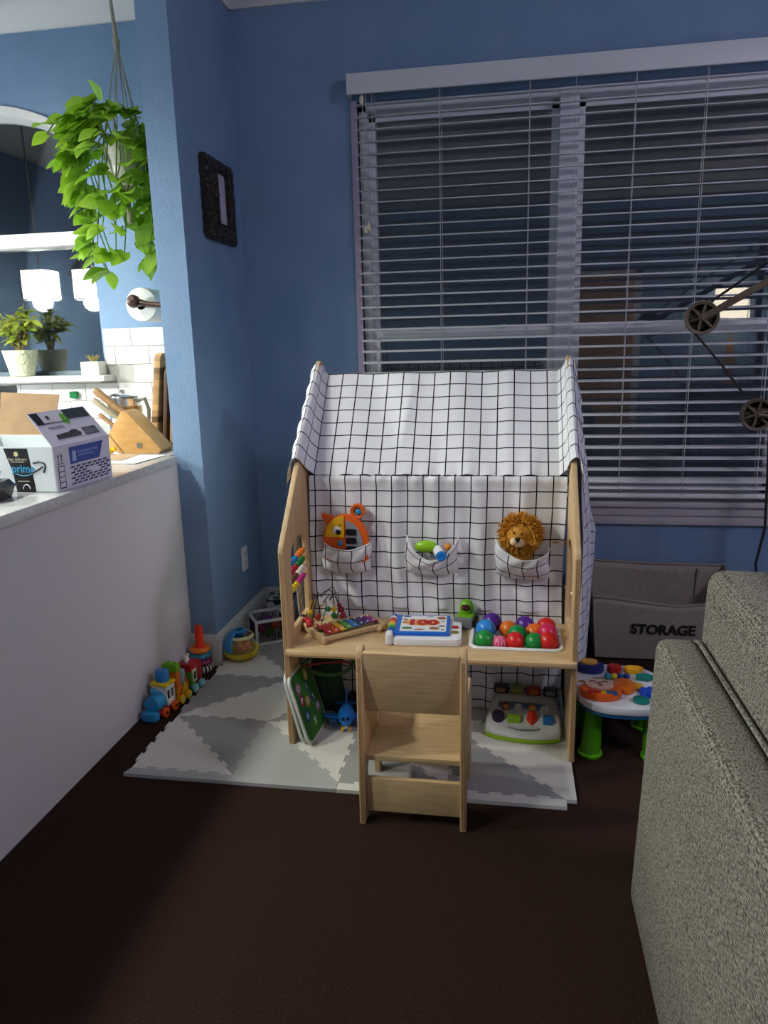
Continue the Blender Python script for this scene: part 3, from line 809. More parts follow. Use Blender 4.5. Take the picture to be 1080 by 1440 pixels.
balls = [(1.180, -1.020, .385, .034, '4b1e86', 'purple ball', 'beside the blue ball'), (1.291, -1.02, .378, .034, '4e2288', 'purple ball', 'behind the green ball'),
         (1.236, -1.050, .372, .032, 'e2701c', 'orange ball', 'between the two purple balls'), (1.160, -1.085, .385, .034, '2a86d8', 'sky blue ball', 'at the tray side'),
         (1.322, -1.068, .372, .032, 'dd6a1a', 'orange ball', 'next to the pink ball'), (1.363, -1.032, .380, .033, 'c9201f', 'red ball', 'in the far corner of the tray'),
         (1.266, -1.108, .378, .034, '138a4a', 'teal green ball', 'in the middle of the tray'), (1.363, -1.094, .383, .033, 'cf2352', 'pink red ball', 'between two red balls'),
         (1.157, -1.146, .372, .0325, '1d8a34', 'green ball', 'in the near corner by the blue ball'), (1.207, -1.152, .364, .026, 'dd4a78', 'striped pink and white ball', 'between green and red balls'),
         (1.258, -1.146, .370, .0325, 'd2241f', 'red ball', 'next to the striped pink ball'), (1.320, -1.146, .370, .0322, '1a8a3e', 'green ball', 'between two red balls'),
         (1.364, -1.146, .374, .0325, 'd3201f', 'red ball', 'in the near corner by the pink ball')]
for x, y, z, r, cc, nm, where in balls:
    mt = plastic(cc, .3)
    if 'striped' in nm:
        mt = bpy.data.materials.new('striped_ball'); mt.use_nodes = True; nt = mt.node_tree
        tcn = nt.nodes.new('ShaderNodeTexCoord'); sxn = nt.nodes.new('ShaderNodeSeparateXYZ'); nt.links.new(tcn.outputs['Object'], sxn.inputs[0])
        an = math_node(nt, 'ARCTAN2', sxn.outputs[1], sxn.outputs[0])
        f = math_node(nt, 'LESS_THAN', math_node(nt, 'FRACT', math_node(nt, 'MULTIPLY', an, 14 / (2 * PI))), .3)
        mxn = nt.nodes.new('ShaderNodeMix'); mxn.data_type = 'RGBA'; mxn.inputs[6].default_value = lin('d83a72'); mxn.inputs[7].default_value = lin('eaa9bd')
        nt.links.new(f, mxn.inputs[0]); nt.links.new(mxn.outputs[2], nt.nodes['Principled BSDF'].inputs['Base Color']); nt.nodes['Principled BSDF'].inputs['Roughness'].default_value = .3
    MB().sph((x, y, z), r, 24, 16).build('play_ball', mt, label=f'{nm} in the white tray, {where}', cat='ball', group='balls in the white tray')

# ------------------------------------------------------------------ things under the table
# alphabet boards leaning on the left panel
lean = math.radians(15)
GB = M('board_green', '2c6a24', .5, col2='3a7a2c', scale=12); 
for k, (x0, yy, lab) in enumerate(((.548, -1.275, 'plain backed green activity board leaning against the desk side panel'), (.572, -1.285, 'green alphabet board with letter pictures leaning under the desk'))):
    t = thing('alphabet_board', lab, 'board', (x0, yy, .0135))
    ang = math.radians(-13 - k * 2)
    # local frame: u along depth (turned a little), v up
    ud = Vector((math.sin(math.radians(4)), math.cos(math.radians(4)), 0)); vd = Vector((math.sin(ang), 0, math.cos(ang))); nd = ud.cross(vd)
    o0 = Vector((x0, yy, .0145))
    fr = lambda u, v, ww: tuple(o0 + ud * u + vd * v + nd * ww)
    pl = MB().plate(rrect(0, .195, 0, .255, .035, 7), .010, fr=fr, bev=.003).build('panel', M('board_rim', 'd5d8d0', .5), t)
    o1 = o0 + nd * .0101
    MB().plate(rrect(.008, .187, .008, .247, .03, 7), .001, fr=lambda u, v, ww: tuple(o1 + ud * u + vd * v + nd * ww)).build('green_face', GB, t)
    if k == 1:
        for (u, v, cc, lt) in ((.045, .195, 'a35a8a', 'O'), (.045, .150, '8a2a4a', 'P'), (.085, .130, 'a8702a', 'U'), (.050, .090, '2a4f9a', 'R'), (.110, .175, '2f6a5a', 'I'), (.135, .125, '27486a', 'S'), (.095, .050, '5a8a3a', 'X'), (.150, .08, '7a5a7a', 'M'), (.13, .21, 'c8b040', 'E')):
            oo = o1 + nd * .0011
            c_ = MB().plate(circ(u, v, .017, 14, .021), .0008, fr=lambda a, b, ww: tuple(oo + ud * a + vd * b + nd * ww)).build('picture', plastic(cc, .6), t)
            text('letter', lt, .03, plastic('d9dde6', .5), frame_mx(oo + ud * u + vd * v + nd * .0015, ud, vd), t)
# toy bag with straps behind the boards
t = thing('strap_bag', 'dark green drawstring bag with looping green and red straps under the desk', 'bag', (.585, -1.03, .0135))
BAG = M('bag_green', '1d3326', .9, col2='2b4a34', scale=25)
MB().grid(20, 20, lambda u, v: (.535 + .10 * u + .006 * math.sin(v * 9), -1.03 + .03 * math.sin(PI * u) * math.sin(PI * v) * -1 + .005 * math.sin(u * 14),   .030 + .29 * v - .03 * abs(u - .5) * v)).build('bag_body', BAG, t, solid=.03)
def ribbon(pts, wd, mat, nm):
    m = MB(); n = len(pts); r0 = []; r1 = []
    for i, p in enumerate(pts):
        p = Vector(p); tg = (Vector(pts[min(i + 1, n - 1)]) - Vector(pts[max(i - 1, 0)])).normalized()
        sd = tg.cross(Vector((0, -1, .2))).normalized() * wd / 2
        r0.append(m.bm.verts.new(p - sd)); r1.append(m.bm.verts.new(p + sd))
    for i in range(n - 1): m.bm.faces.new((r0[i], r0[i + 1], r1[i + 1], r1[i]))
    return m.build(nm, mat, t, solid=.002)
def arcpts(a, b, cpt, n=16):
    a, b, cpt = Vector(a), Vector(b), Vector(cpt)
    return [tuple(a * (1 - s) ** 2 + cpt * 2 * s * (1 - s) + b * s * s) for s in [i / (n - 1) for i in range(n)]]
GS = M('strap_green', '3f6a3c', .8)
ribbon(arcpts((.52, -1.17, .25), (.62, -1.12, .33), (.57, -1.15, .29)), .016, GS, 'strap')
ribbon(arcpts((.545, -1.15, .24), (.66, -1.12, .215), (.60, -1.14, .20)) + arcpts((.66, -1.12, .215), (.64, -1.07, .31), (.74, -1.08, .23)), .013, GS, 'strap')
ribbon(arcpts((.60, -1.06, .325), (.71, -1.05, .20), (.70, -1.06, .30)), .010, M('strap_dark', '14281c', .8), 'strap')
MB().tube(arcpts((.53, -1.17, .255), (.67, -1.09, .245), (.58, -1.14, .26)) + arcpts((.67, -1.09, .245), (.715, -1.07, .13), (.715, -1.08, .23)), .004, 6).build('cord', M('cord_red', '9a2320', .7), t)
# dark basket behind the plane
MB().box(.652, .745, -1.03, -.965, .0135, .075, .008).build('dark_box', M('dark_box', '1f1a2a', .8), label='dark low fabric box behind the blue toy airplane under the desk', cat='box')

# toy airplane
t = thing('toy_airplane', 'blue plastic toy airplane with yellow front wheels on the mat under the desk', 'toy airplane', (.672, -1.125, .0135), math.radians(10))
BP = plastic('1f6fc0')
MB().lathe([(.002, -.062), (.014, -.058), (.024, -.04), (.029, -.012), (.028, .02), (.018, .055), (.006, .075)], (0, 0, .046), 20, Matrix.Rotation(-PI / 2, 4, 'X')).build('fuselage', BP, t)
MB().plate([(0, -.022), (.078, .0), (.080, .016), (0, .022), (-.080, .016), (-.078, 0)], .008, fr=lambda u, v, ww: (u, v, .036 + ww), bev=.002).build('wing', BP, t)
MB().plate([(.03, .046), (.075, .052), (.078, .112), (.062, .112)], .006, fr=lambda u, v, ww: (-.003 + ww, u, v), bev=.002).build('tail_fin', BP, t)
MB().plate([(0, .05), (.035, .06), (.035, .072), (0, .075), (-.035, .072), (-.035, .06)], .004, fr=lambda u, v, ww: (u, v, .056 + ww)).build('tailplane', BP, t)
B(-.012, -.002, -.0635, -.05, .054, .062, .002).box(.003, .013, -.0635, -.05, .054, .062, .002).build('windscreen', plastic('0d1420', .1), t)
for x in (-.045, .045):
    e = MB().lathe([(.006, -.024), (.013, -.024), (.014, 0), (.010, .022)], (x, 0, .026), 16, Matrix.Rotation(-PI / 2, 4, 'X')).build('engine', BP, t)
    MB().lathe([(.0005, -.0245), (.010, -.0245), (.010, -.0235), (.0005, -.0235)], (x, 0, .026), 16, Matrix.Rotation(-PI / 2, 4, 'X')).build('intake', plastic('101a3a'), e)
for x in (-.013, .013):
    MB().cyl((x - .004, -.035, .0095), (x + .004, -.035, .0095), .0092, seg=16).build('wheel', plastic('e0b51c'), t)
MB().cyl((-.02, .03, .0095), (-.012, .03, .0095), .0092, seg=14).build('wheel', BLACKP, t)
MB().cyl((.012, .03, .0095), (.02, .03, .0095), .0092, seg=14).build('wheel', BLACKP, t)

# pop-up toy
t = thing('pop_up_toy', 'white and lime pop-up toy with four coloured buttons and lids under the desk', 'toy', (1.292, -1.06, .0135), math.radians(-4))
ol_ = [(-.130, -.055), (-.125, -.08), (-.09, -.098), (-.03, -.108), (.03, -.108), (.09, -.098), (.125, -.08), (.130, -.055), (.128, .0), (.118, .06), (.105, .095), (-.105, .095), (-.118, .06), (-.128, .0)]
MB().plate(ol_, .016, bev=.004).build('base', plastic('8fb81e'), t)
m = MB(); rw = []
def hz(y): return .030 + .060 * min(1, max(0, (y + .10) / .19)) ** .8
for s, ff in ((.985, 0), (.985, .45), (.95, .85), (.88, 1.0)):
    rw.append([m.bm.verts.new((x * s, y * s, .0162 + (hz(y) - .0162) * ff)) for x, y in ol_])
for a, b in zip(rw, rw[1:]):
    for i in range(len(a)): m.bm.faces.new((a[i], a[(i + 1) % len(a)], b[(i + 1) % len(a)], b[i]))
c0 = m.bm.verts.new((0, 0, hz(0)))
for i in range(len(rw[-1])): m.bm.faces.new((rw[-1][i], rw[-1][(i + 1) % len(rw[-1])], c0))
m.bm.faces.new(rw[0])
m.build('shell', plastic('cfcfcc', .4), t, angle=50)
slope = math.atan2(.06, .19)
def on(y, dz=0): return hz(y) + dz
B(-.090, .075, .005, .050, on(.025) - .012, on(.025) + .004, .003, mx=None).build('picture_strip', plastic('5d7f9a'), t)
for x, cl, ci in ((-.085, '2a1526', 'b07a4a'), (-.028, '7f8a4a', 'b0a060'), (.030, '9c2a1c', 'cf6a3a'), (.088, '23302f', '8a9a90')):
    l = B(x - .025, x + .025, .068, .096, .090, .118, .004).build('lid', plastic(cl), t)
    MB().plate(rrect(x - .016, x + .016, .096, .112, .004), .001, fr=lambda u, v, ww: (u, .0672 - ww, v)).build('sticker', plastic(ci), l)
for x, rx, cc, kd in ((-.085, .022, '2d1438', 0), (-.030, .022, '8fb82a', 1), (.030, .019, 'd83a1c', 2), (.084, .017, '1f66a8', 3)):
    if kd == 0: MB().lathe([(.001, .085), (.018, .085), (.0215, .078), (.021, .055)], (x, -.040, -.012), 18).build('button', plastic(cc), t)
    elif kd == 1: MB().box(x - .024, x + .024, -.056, -.026, .04, .066, .006, 3).build('button', plastic(cc), t)
    elif kd == 2: MB().cyl((x, -.04, .04), (x, -.032, .082), .022, .013, 4).build('button', plastic(cc), t)
    else: B(x - .017, x + .017, -.055, -.022, .045, .070, .005).build('button', plastic(cc), t)
for x, cc, r in ((-.062, '8d1f1c', .017), (-.020, 'c9ced2', .014), (.030, 'e0981c', .014), (.070, 'd9d4cc', .014)):
    f = MB().lathe([(.001, .004), (r, .004), (r, 0), (.001, 0)], (x, .004, on(.01) + .004), 12, Matrix.Rotation(math.radians(62), 4, 'X')).build('figure', plastic(cc), t)
    MB().sph((x, -.001, on(.01) + .006), r * .5, 8, 6, (1, .5, 1)).build('figure_face', plastic('e5b93a' if r > .0141 else 'e2c7a0'), f)
MB().tube([(-.05 + .1 * i / 8, -.078 - .012 * math.sin(PI * i / 8), .046) for i in range(9)], .004, 8).build('handle', plastic('b9bcb4', .4), t)

# ------------------------------------------------------------------ toys along the wall
# train
TB = plastic('2a8fc4')
tr_col = ['train_engine', 'train_middle_wagon', 'train_rear_wagon']
t = thing('toy_train', 'colourful building-block toy train parked along the white half wall', 'toy train', (-.052, -1.075, 0), math.radians(82))
# local +x = towards the back of the train (away from the camera), width along y
def wheels(x0, x1, cc, r=.019):
    for x in (x0, x1):
        for s in (-1, 1):
            wl = MB().lathe([(.001, -.006), (r, -.006), (r, .004), (r * .7, .006), (.001, .004)], (x, s * .040, r + .001), 18, Matrix.Rotation(-s * PI / 2, 4, 'X')).build('wheel', plastic(cc), t)
            MB().lathe([(.0005, .0045), (.006, .0045), (.006, .007), (.0005, .007)], (x, s * .040, r + .001), 10, Matrix.Rotation(-s * PI / 2, 4, 'X')).build('hub', BLACKP if cc == 'd9571e' else plastic('d9e4ea'), wl)
def chassis(x0, x1, cc): B(x0, x1, -.033, .033, .016, .030, .003).build('chassis', plastic(cc), t)
chassis(-.085, .055, '7a1c20'); wheels(-.045, .03, 'd9571e')
MB().cyl((-.082, 0, .052), (-.015, 0, .052), .030, seg=20).build('boiler', TB, t)
MB().plate([(-.115, -.03), (-.085, -.036), (-.085, .036), (-.115, .03), (-.122, .015), (-.122, -.015)], .030, fr=lambda u, v, ww: (u, v, .006 + ww), bev=.006).build('cow_catcher', TB, t)
MB().cyl((-.055, 0, .075), (-.055, 0, .095), .012).sph((-.055, 0, .097), .014, 12, 8, (1, 1, .6)).build('chimney', TB, t)
cb_ = MB().box(-.015, -.009, -.033, .033, .03, .100, .002).box(.045, .051, -.033, .033, .03, .100, .002).box(-.015, .051, -.033, .033, .03, .05, .002).box(-.015, .051, -.033, -.028, .085, .100).box(-.015, .051, .028, .033, .085, .100).box(.014, .022, -.033, -.028, .05, .085).box(.014, .022, .028, .033, .05, .085).build('cab', plastic('d9d9cf'), t)
B(-.012, .048, -.026, .026, .05, .088).build('cab_interior', plastic('1d2f3a'), cb_)
MB().box(-.020, .056, -.037, .037, .100, .110, .003).build('cab_roof', plastic('e0bf1e'), t)
MB().lathe([(.026, .1105), (.028, .116), (.028, .142), (.024, .148), (.001, .148)], (.02, 0, 0), 22).build('round_block', plastic('1f78bb'), t)
chassis(.070, .175, 'd9901e'); wheels(.095, .15, 'e0bf1e', .017)
B(.075, .170, -.032, .032, .030, .062, .002).build('wagon_block', plastic('d9901e'), t)
B(.078, .110, -.030, .030, .062, .122, .002).build('orange_block', plastic('d9681c'), t)
B(.076, .112, -.032, .032, .122, .150, .003).build('green_block', plastic('6fae1e'), t)
MB().cyl((.086, -.014, .150), (.086, -.014, .154), .006, seg=10).cyl((.102, .014, .150), (.102, .014, .154), .006, seg=10).cyl((.086, .014, .150), (.086, .014, .154), .006, seg=10).cyl((.102, -.014, .150), (.102, -.014, .154), .006, seg=10).build('stud', plastic('6fae1e'), t)
B(.112, .150, -.030, .030, .062, .115, .002).build('grey_block', plastic('8aa3b4'), t)
MB().plate([(.082, .035), (.165, .035), (.160, .07), (.150, .09), (.140, .07), (.12, .062)], .002, fr=lambda u, v, ww: (u, -.0325 - ww, v)).build('side_panel', plastic('c9401f'), t)
MB().plate([(.105, .037), (.150, .037), (.150, .06), (.13, .075)], .002, fr=lambda u, v, ww: (u, -.0345 - ww, v)).build('side_print', plastic('e0bf1e'), t)
chassis(.190, .300, '1d6a7a'); wheels(.215, .275, '7cc4d4', .018)
B(.195, .240, -.032, .032, .030, .085, .002).build('green_wall', plastic('4f8f1e'), t)
b = B(.242, .295, -.032, .032, .030, .108, .002).build('red_wall', plastic('96181c'), t)
B(.195, .262, -.033, .033, .085, .112, .002).build('red_block', plastic('a81a1e'), t)
wn = B(.205, .240, -.036, -.0325, .045, .090, .001).build('window_frame', plastic('d8e0c0'), t)
B(.212, .233, -.0368, -.036, .053, .082).build('window_pane', plastic('1d3a2a'), wn)
# white animal figure
MB().sph((.225, 0, .124), .014, 12, 8, (1.3, .9, .9)).sph((.210, 0, .138), .011, 12, 8).sph((.244, 0, .136), .006, 8, 6).cyl((.206, -.005, .145), (.204, -.006, .162), .004, .002, 8).cyl((.214, .005, .146), (.218, .006, .160), .004, .002, 8).cyl((.215, -.006, .112), (.215, -.006, .122), .005, seg=8).cyl((.236, .006, .112), (.236, .006, .122), .005, seg=8).build('animal_figure', plastic('dcdad6'), t)

for ch_ in list(t.children_recursive):
    vs = ch_.data.vertices
    whl = ch_.name.split('.')[0] in ('wheel', 'hub')
    cxm = (min(v.co.x for v in vs) + max(v.co.x for v in vs)) / 2
    for v in vs:
        if whl: v.co.x += cxm * (.80 - 1)
        else: v.co.x *= .80; v.co.z = .016 + (v.co.z - .016) * 1.10 if v.co.z > .016 else v.co.z
# ring stacker
t = thing('ring_stacker', 'ring stacking toy with an orange post beside the blue pillar', 'toy', (-.050, -.712, 0))
cx, cy = -.050, -.712
def ring(z, R, r, mat, nm):
    return MB().lathe([(R - r * .9, z - r * .75), (R, z - r), (R + r * .7, z - r * .7), (R + r, z), (R + r * .7, z + r * .7), (R, z + r), (R - r * .9, z + r * .6)], (cx, cy, 0), 32).build(nm, mat, t)
def stripes_mat():
    mt = bpy.data.materials.new('black_white_stripe'); mt.use_nodes = True; nt = mt.node_tree
    tcn = nt.nodes.new('ShaderNodeTexCoord'); sxn = nt.nodes.new('ShaderNodeSeparateXYZ'); nt.links.new(tcn.outputs['Object'], sxn.inputs[0])
    an = math_node(nt, 'ARCTAN2', sxn.outputs[1], sxn.outputs[0])
    f = math_node(nt, 'LESS_THAN', math_node(nt, 'FRACT', math_node(nt, 'MULTIPLY', an, 18 / (2 * PI))), .5)
    mxn = nt.nodes.new('ShaderNodeMix'); mxn.data_type = 'RGBA'; mxn.inputs[6].default_value = lin('121214'); mxn.inputs[7].default_value = lin('d6d6d6')
    nt.links.new(f, mxn.inputs[0]); nt.links.new(mxn.outputs[2], nt.nodes['Principled BSDF'].inputs['Base Color'])
    return mt
ring(.018, .036, .017, stripes_mat(), 'striped_ring')
ring(.047, .034, .015, plastic('7c1550'), 'magenta_ring')
bl_ = ring(.074, .032, .014, plastic('2a86ab'), 'blue_ring')
for k in range(10):
    a = 2 * PI * k / 10
    MB().sph((cx + .0455 * math.cos(a), cy + .0455 * math.sin(a), .074), .004, 8, 6).build('dot', BLACKP, bl_)
ring(.100, .031, .013, plastic('e2731c'), 'orange_ring')
MB().lathe([(.019, .085), (.0185, .15), (.0175, .195), (.0165, .202), (.001, .203)], (cx, cy, 0), 22).build('post', plastic('e0381c'), t)

# domed ball toy
t = thing('dome_toy', 'blue and yellow domed toy with an orange creature behind clear plastic', 'toy', (.083, -.585, .0135))
c0 = Vector((.083, -.585, .0135))
MB().lathe([(.03, 0), (.055, .004), (.072, .018), (.079, .034), (.080, .040), (.074, .040), (.066, .024), (.03, .012)], c0, 36).build('yellow_bowl', plastic('d6b81c'), t)
def dome_part(a0, a1, e0, e1, r, nm, mt, par=None, n=24, thick=.004):
    def f(u, v):
        a = a0 + (a1 - a0) * u; e = e0 + (e1 - e0) * v
        return tuple(c0 + Vector((r * math.cos(e) * math.cos(a), r * math.cos(e) * math.sin(a), .042 + r * 1.22 * math.sin(e))))
    return MB().grid(n, 14, f).build(nm, mt, par or t, solid=thick)
dome_part(math.radians(100), math.radians(255), 0, 1.25, .074, 'blue_shell', plastic('3a92d0'))
dome_part(math.radians(255), math.radians(460), 0, .68, .072, 'clear_window', clear_plastic('clear_window', 'c8d0c0', .08))
dome_part(math.radians(255), math.radians(460), .66, .82, .074, 'cream_band', plastic('d8c890'))
dome_part(0, 2 * PI, 1.12, 1.3, .074, 'top_ring', plastic('2f86c6'))
orange_spot = M('orange_spotted', 'd9541c', .5, col2='e0b040', scale=70)
MB().sph(c0 + Vector((.012, -.018, .060)), .034, 16, 12, (1.1, .9, .9)).build('creature_body', orange_spot, t)
MB().sph(c0 + Vector((.03, -.022, .072)), .022, 14, 10).build('creature_head', plastic('d9541c'), t)
MB().tube([tuple(c0 + Vector((.066 + .014 * math.sin(PI * i / 10), -.045 + .05 * i / 10, .036 + .032 * i / 10))) for i in range(11)], .006, 8).build('handle', plastic('d6b81c'), t)
MB().sph(c0 + Vector((-.01, .0, .108)), .022, 12, 8, (1.2, 1, .5)).build('blue_knob', plastic('1f5fc0'), t)

# sensory cube
rz = math.radians(-30)
t = thing('sensory_cube', 'white framed sensory cube with dark elastic strings and coloured toys inside', 'toy cube', (.135, -.365, .0135), math.radians(33))
H = .118; h2 = .071
m = MB()
for a in (-1, 1):
    for b in (-1, 1):
        m.box(a * h2 - .006, a * h2 + .006, b * h2 - .006, b * h2 + .006, 0, H, .002)
for z in (0, H - .012):
    m.box(-h2, h2, -h2 - .006, -h2 + .006, z, z + .012, .002).box(-h2, h2, h2 - .006, h2 + .006, z, z + .012, .002).box(-h2 - .006, -h2 + .006, -h2, h2, z, z + .012, .002).box(h2 - .006, h2 + .006, -h2, h2, z, z + .012, .002)
m.build('frame', plastic('cfcfd2', .4), t)
for k in range(9):
    q = -h2 + .014 + k * (2 * h2 - .028) / 8
    cc = ('15151a', '2a1a30', '5a1030')[k % 3]
    for (x, y) in ((q, -h2), (q, h2), (-h2, q), (h2, q)):
        MB().box(x - .0016, x + .0016, y - .0016, y + .0016, .010, H - .010).build('elastic_string', plastic(cc, .7), t, smooth=False)
random.seed(5)
for cc, kk in (('2f8a2a', 0), ('96182a', 1), ('1f3f9a', 2), ('7a1f2a', 3), ('2a6a8a', 4), ('a8401c', 5), ('5a1a6a', 6)):
    x = random.uniform(-.035, .035); y = random.uniform(-.035, .035)
    MB().sph((x, y, .035 + .009 * kk), .034, 14, 10, (1, .9, .8)).build('toy_inside', plastic(cc), t)
# black and white cube
def checker_mat():
    mt = bpy.data.materials.new('black_white_print'); mt.use_nodes = True; nt = mt.node_tree
    tcn = nt.nodes.new('ShaderNodeTexCoord'); v = nt.nodes.new('ShaderNodeTexVoronoi'); v.inputs['Scale'].default_value = 22
    nt.links.new(tcn.outputs['Object'], v.inputs[0]); r = nt.nodes.new('ShaderNodeValToRGB'); r.color_ramp.interpolation = 'CONSTANT'
    r.color_ramp.elements[0].color = lin('161618'); r.color_ramp.elements[1].position = .42; r.color_ramp.elements[1].color = lin('b9b9bd')
    nt.links.new(v.outputs['Distance'], r.inputs[0]); nt.links.new(r.outputs[0], nt.nodes['Principled BSDF'].inputs['Base Color'])
    return mt
t = thing('soft_block', 'black and white patterned soft block in the corner behind the sensory cube', 'toy block', (.135, -.14, .0135), math.radians(8))
B(-.065, .065, -.065, .065, 0, .128, .008, 3).build('block', checker_mat(), t)
m = MB()
for z in (.004, .124):
    m.tube([(-.062, -.062, z), (.062, -.062, z), (.062, .062, z), (-.062, .062, z)], .005, 6, True)
m.build('piping', BLACK, t)

# ------------------------------------------------------------------ storage bin
FAB = M('bin_canvas', '968a83', .9, col2='a2968f', scale=60, bump=.12, bscale=500, spec=.15)
t = thing('storage_bin', 'taupe canvas storage bin lettered in black under the window', 'storage bin', (1.87, -.25, 0))
bz = .012
def rim(s):                               # s in 0..4 around: front, right, back, left
    k = int(s) % 4; f = s - int(s)
    P = [(1.585, -.43, .288), (2.165, -.43, .290), (2.19, -.075, .332), (1.60, -.075, .345)]
    a, b = P[k], P[(k + 1) % 4]
    x, y, z = (a[i] + (b[i] - a[i]) * f for i in range(3))
    sag = math.sin(PI * f)
    if k == 0: z -= .030 * (1 - abs(2 * f - 1.15) if abs(2 * f - 1.15) < 1 else 0); y -= .012 * sag
    if k == 2: z -= .006 * sag
    return Vector((x, y, z))
def bot(s):
    k = int(s) % 4; f = s - int(s)
    P = [(1.605, -.41, bz), (2.14, -.41, bz), (2.14, -.10, bz), (1.615, -.10, bz)]
    a, b = Vector(P[k]), Vector(P[(k + 1) % 4])
    return a + (b - a) * f
m = MB()
n = 64; R_ = [[None] * n for _ in range(9)]
for j in range(9):
    f = j / 8
    for i in range(n):
        s = 4 * i / n
        p = bot(s) * (1 - f) + rim(s) * f
        kk = int(s) % 4; ff = s - int(s); bul = .010 * math.sin(PI * ff) * math.sin(PI * f)
        nrm = [(0, -1), (1, 0), (0, 1), (-1, 0)][kk]
        p = p + Vector((nrm[0] * bul, nrm[1] * bul, 0))
        R_[j][i] = m.bm.verts.new(p)
for j in range(8):
    for i in range(n): m.bm.faces.new((R_[j][i], R_[j][(i + 1) % n], R_[j + 1][(i + 1) % n], R_[j + 1][i]))
m.bm.faces.new(R_[0])
m.build('canvas_body', FAB, t, solid=.004, angle=60)
MB().tube([tuple(rim(4 * i / 80)) for i in range(80)], .006, 8, True).build('rim_piping', M('bin_rim', '8d8279', .9), t)
def front_y(x, z):
    f = (x - 1.6) / .55; g = (z - bz) / .27
    return -.41 - .02 * g - .012 * math.sin(PI * f) * g - .010 * math.sin(PI * f) * math.sin(PI * g)
tm = frame_mx((1.868, front_y(1.868, .153) - .004, .153), (1, 0, 0), (0, .05, 1))
lt = text('lettering', 'STORAGE', .062, M('stencil_black', '0e0d0d', .8), tm, t, sx=.94, bold=.0022, depth=.001)
for v in lt.data.vertices:
    wx, wz = v.co.x + 1.87, v.co.z
    v.co.y = front_y(wx, wz) - .007 + .25
tf = frame_mx((0, 0, 0), (1, 0, 0), (0, .05, 1))
MB().tube([(2.06, -.081, .05), (2.075, -.083, .315)], .003, 6).build('seam', M('seam_dark', '5f5650', .9), t)

# ------------------------------------------------------------------ activity table
t = thing('activity_table', 'white toddler activity table with green legs beside the play desk', 'activity table', (1.60, -1.09, 0))
ac = (1.605, -1.085)
topo = [(ac[0] + .150 * math.copysign(abs(math.cos(a)) ** .75, math.cos(a)), ac[1] + .168 * math.copysign(abs(math.sin(a)) ** .75, math.sin(a))) for a in [2 * PI * i / 36 for i in range(36)]]
MB().plate(topo, .026, fr=lambda u, v, ww: (u, v, .178 + ww), bev=.007).build('table_top', plastic('d4d6da', .35), t)
MB().plate([(ac[0] + (x - ac[0]) * .97, ac[1] + (y - ac[1]) * .97) for x, y in topo], .012, fr=lambda u, v, ww: (u, v, .166 + ww)).build('underside', plastic('1d5c86'), t)
GL = plastic('4f9a12')
for sx, sy in ((-1, -1), (1, -1), (-1, 1), (1, 1)):
    tx, ty = ac[0] + sx * .088, ac[1] + sy * .085; bx, by = ac[0] + sx * .100, ac[1] + sy * .100
    l = MB().cyl((bx, by, .012), (tx, ty, .168), .034, .026, 20).build('leg', GL, t)
    MB().lathe([(.037, 0), (.040, .004), (.040, .012), (.034, .016)], (bx, by, .0005), 20).build('foot', plastic('5fb01a'), l)
z = .2045
def blob(nm, x, y, rx, ry, h, cc, n=16, rot=0):
    pts = []
    for i in range(n):
        a = 2 * PI * i / n; u, v = rx * math.cos(a), ry * math.sin(a)
        pts.append((x + u * math.cos(rot) - v * math.sin(rot), y + u * math.sin(rot) + v * math.cos(rot)))
    return MB().plate(pts, h, fr=lambda u, v, ww: (u, v, z + ww), bev=min(.004, h * .4)).build(nm, plastic(cc), t)
mk = blob('monkey_piano', 1.535, -1.165, .066, .052, .026, 'e0601a')
MB().plate(circ(1.530, -1.150, .045, 20, .036), .008, fr=lambda u, v, ww: (u, v, z + .0265 + ww), bev=.002).build('monkey_face', plastic('d8b59c'), mk)
for dx, cc in ((-.035, 'c8281f'), (-.016, 'c8281f'), (.003, 'e0b02a'), (.020, '2a6a8a'), (.037, '2a4f8a')):
    B(1.535 + dx - .008, 1.535 + dx + .008, -1.208, -1.192, z + .020, z + .031, .002).build('piano_key', plastic(cc), mk)
for dx in (-.02, .018):
    MB().tube([(1.53 + dx + .010 * math.cos(PI * i / 6), -1.146 + .008 * math.sin(PI * i / 6), z + .0355) for i in range(7)], .0015, 5).build('closed_eye', BLACKP, mk)
MB().sph((1.529, -1.152, z + .036), .006, 8, 6, (1.3, .8, .5)).build('nose', plastic('7a2a30'), mk)
MB().sph((1.533, -1.168, z + .035), .006, 8, 6, (1.4, .6, .5)).build('mouth', plastic('5a1a1a'), mk)
MB().tube([(1.474 + .022 * math.cos(a), -1.14 + .026 * math.sin(a), z + .022) for a in [2 * PI * i / 14 for i in range(14)]], .004, 6, True).build('ear_ring', plastic('b9804a'), mk)
blob('orange_fruit', 1.615, -1.115, .034, .042, .022, 'e0701a')
blob('yellow_pad', 1.655, -1.10, .022, .02, .012, 'd9a02a')
hp = MB().lathe([(.001, .016), (.018, .016), (.022, .008), (.022, 0)], (1.690, -1.145, z), 16)
for a in range(5): hp.lathe([(.001, .014), (.011, .014), (.014, .006), (.014, 0)], (1.690 + .022 * math.cos(a * 1.256), -1.145 + .022 * math.sin(a * 1.256), z), 12)
hp.build('blue_flower', plastic('1d4ec0'), t)
blob('teal_button', 1.655, -1.200, .026, .024, .012, '0f7a72')
blob('navy_block', 1.520, -.985, .045, .030, .028, '15246a'); MB().plate(circ(1.515, -.975, .030, 16, .022), .006, fr=lambda u, v, ww: (u, v, z + .0285 + ww)).build('yellow_disc', plastic('d9a53a'), t)
blob('small_navy', 1.527, -1.075, .022, .014, .014, '1a2448', 4, .8)
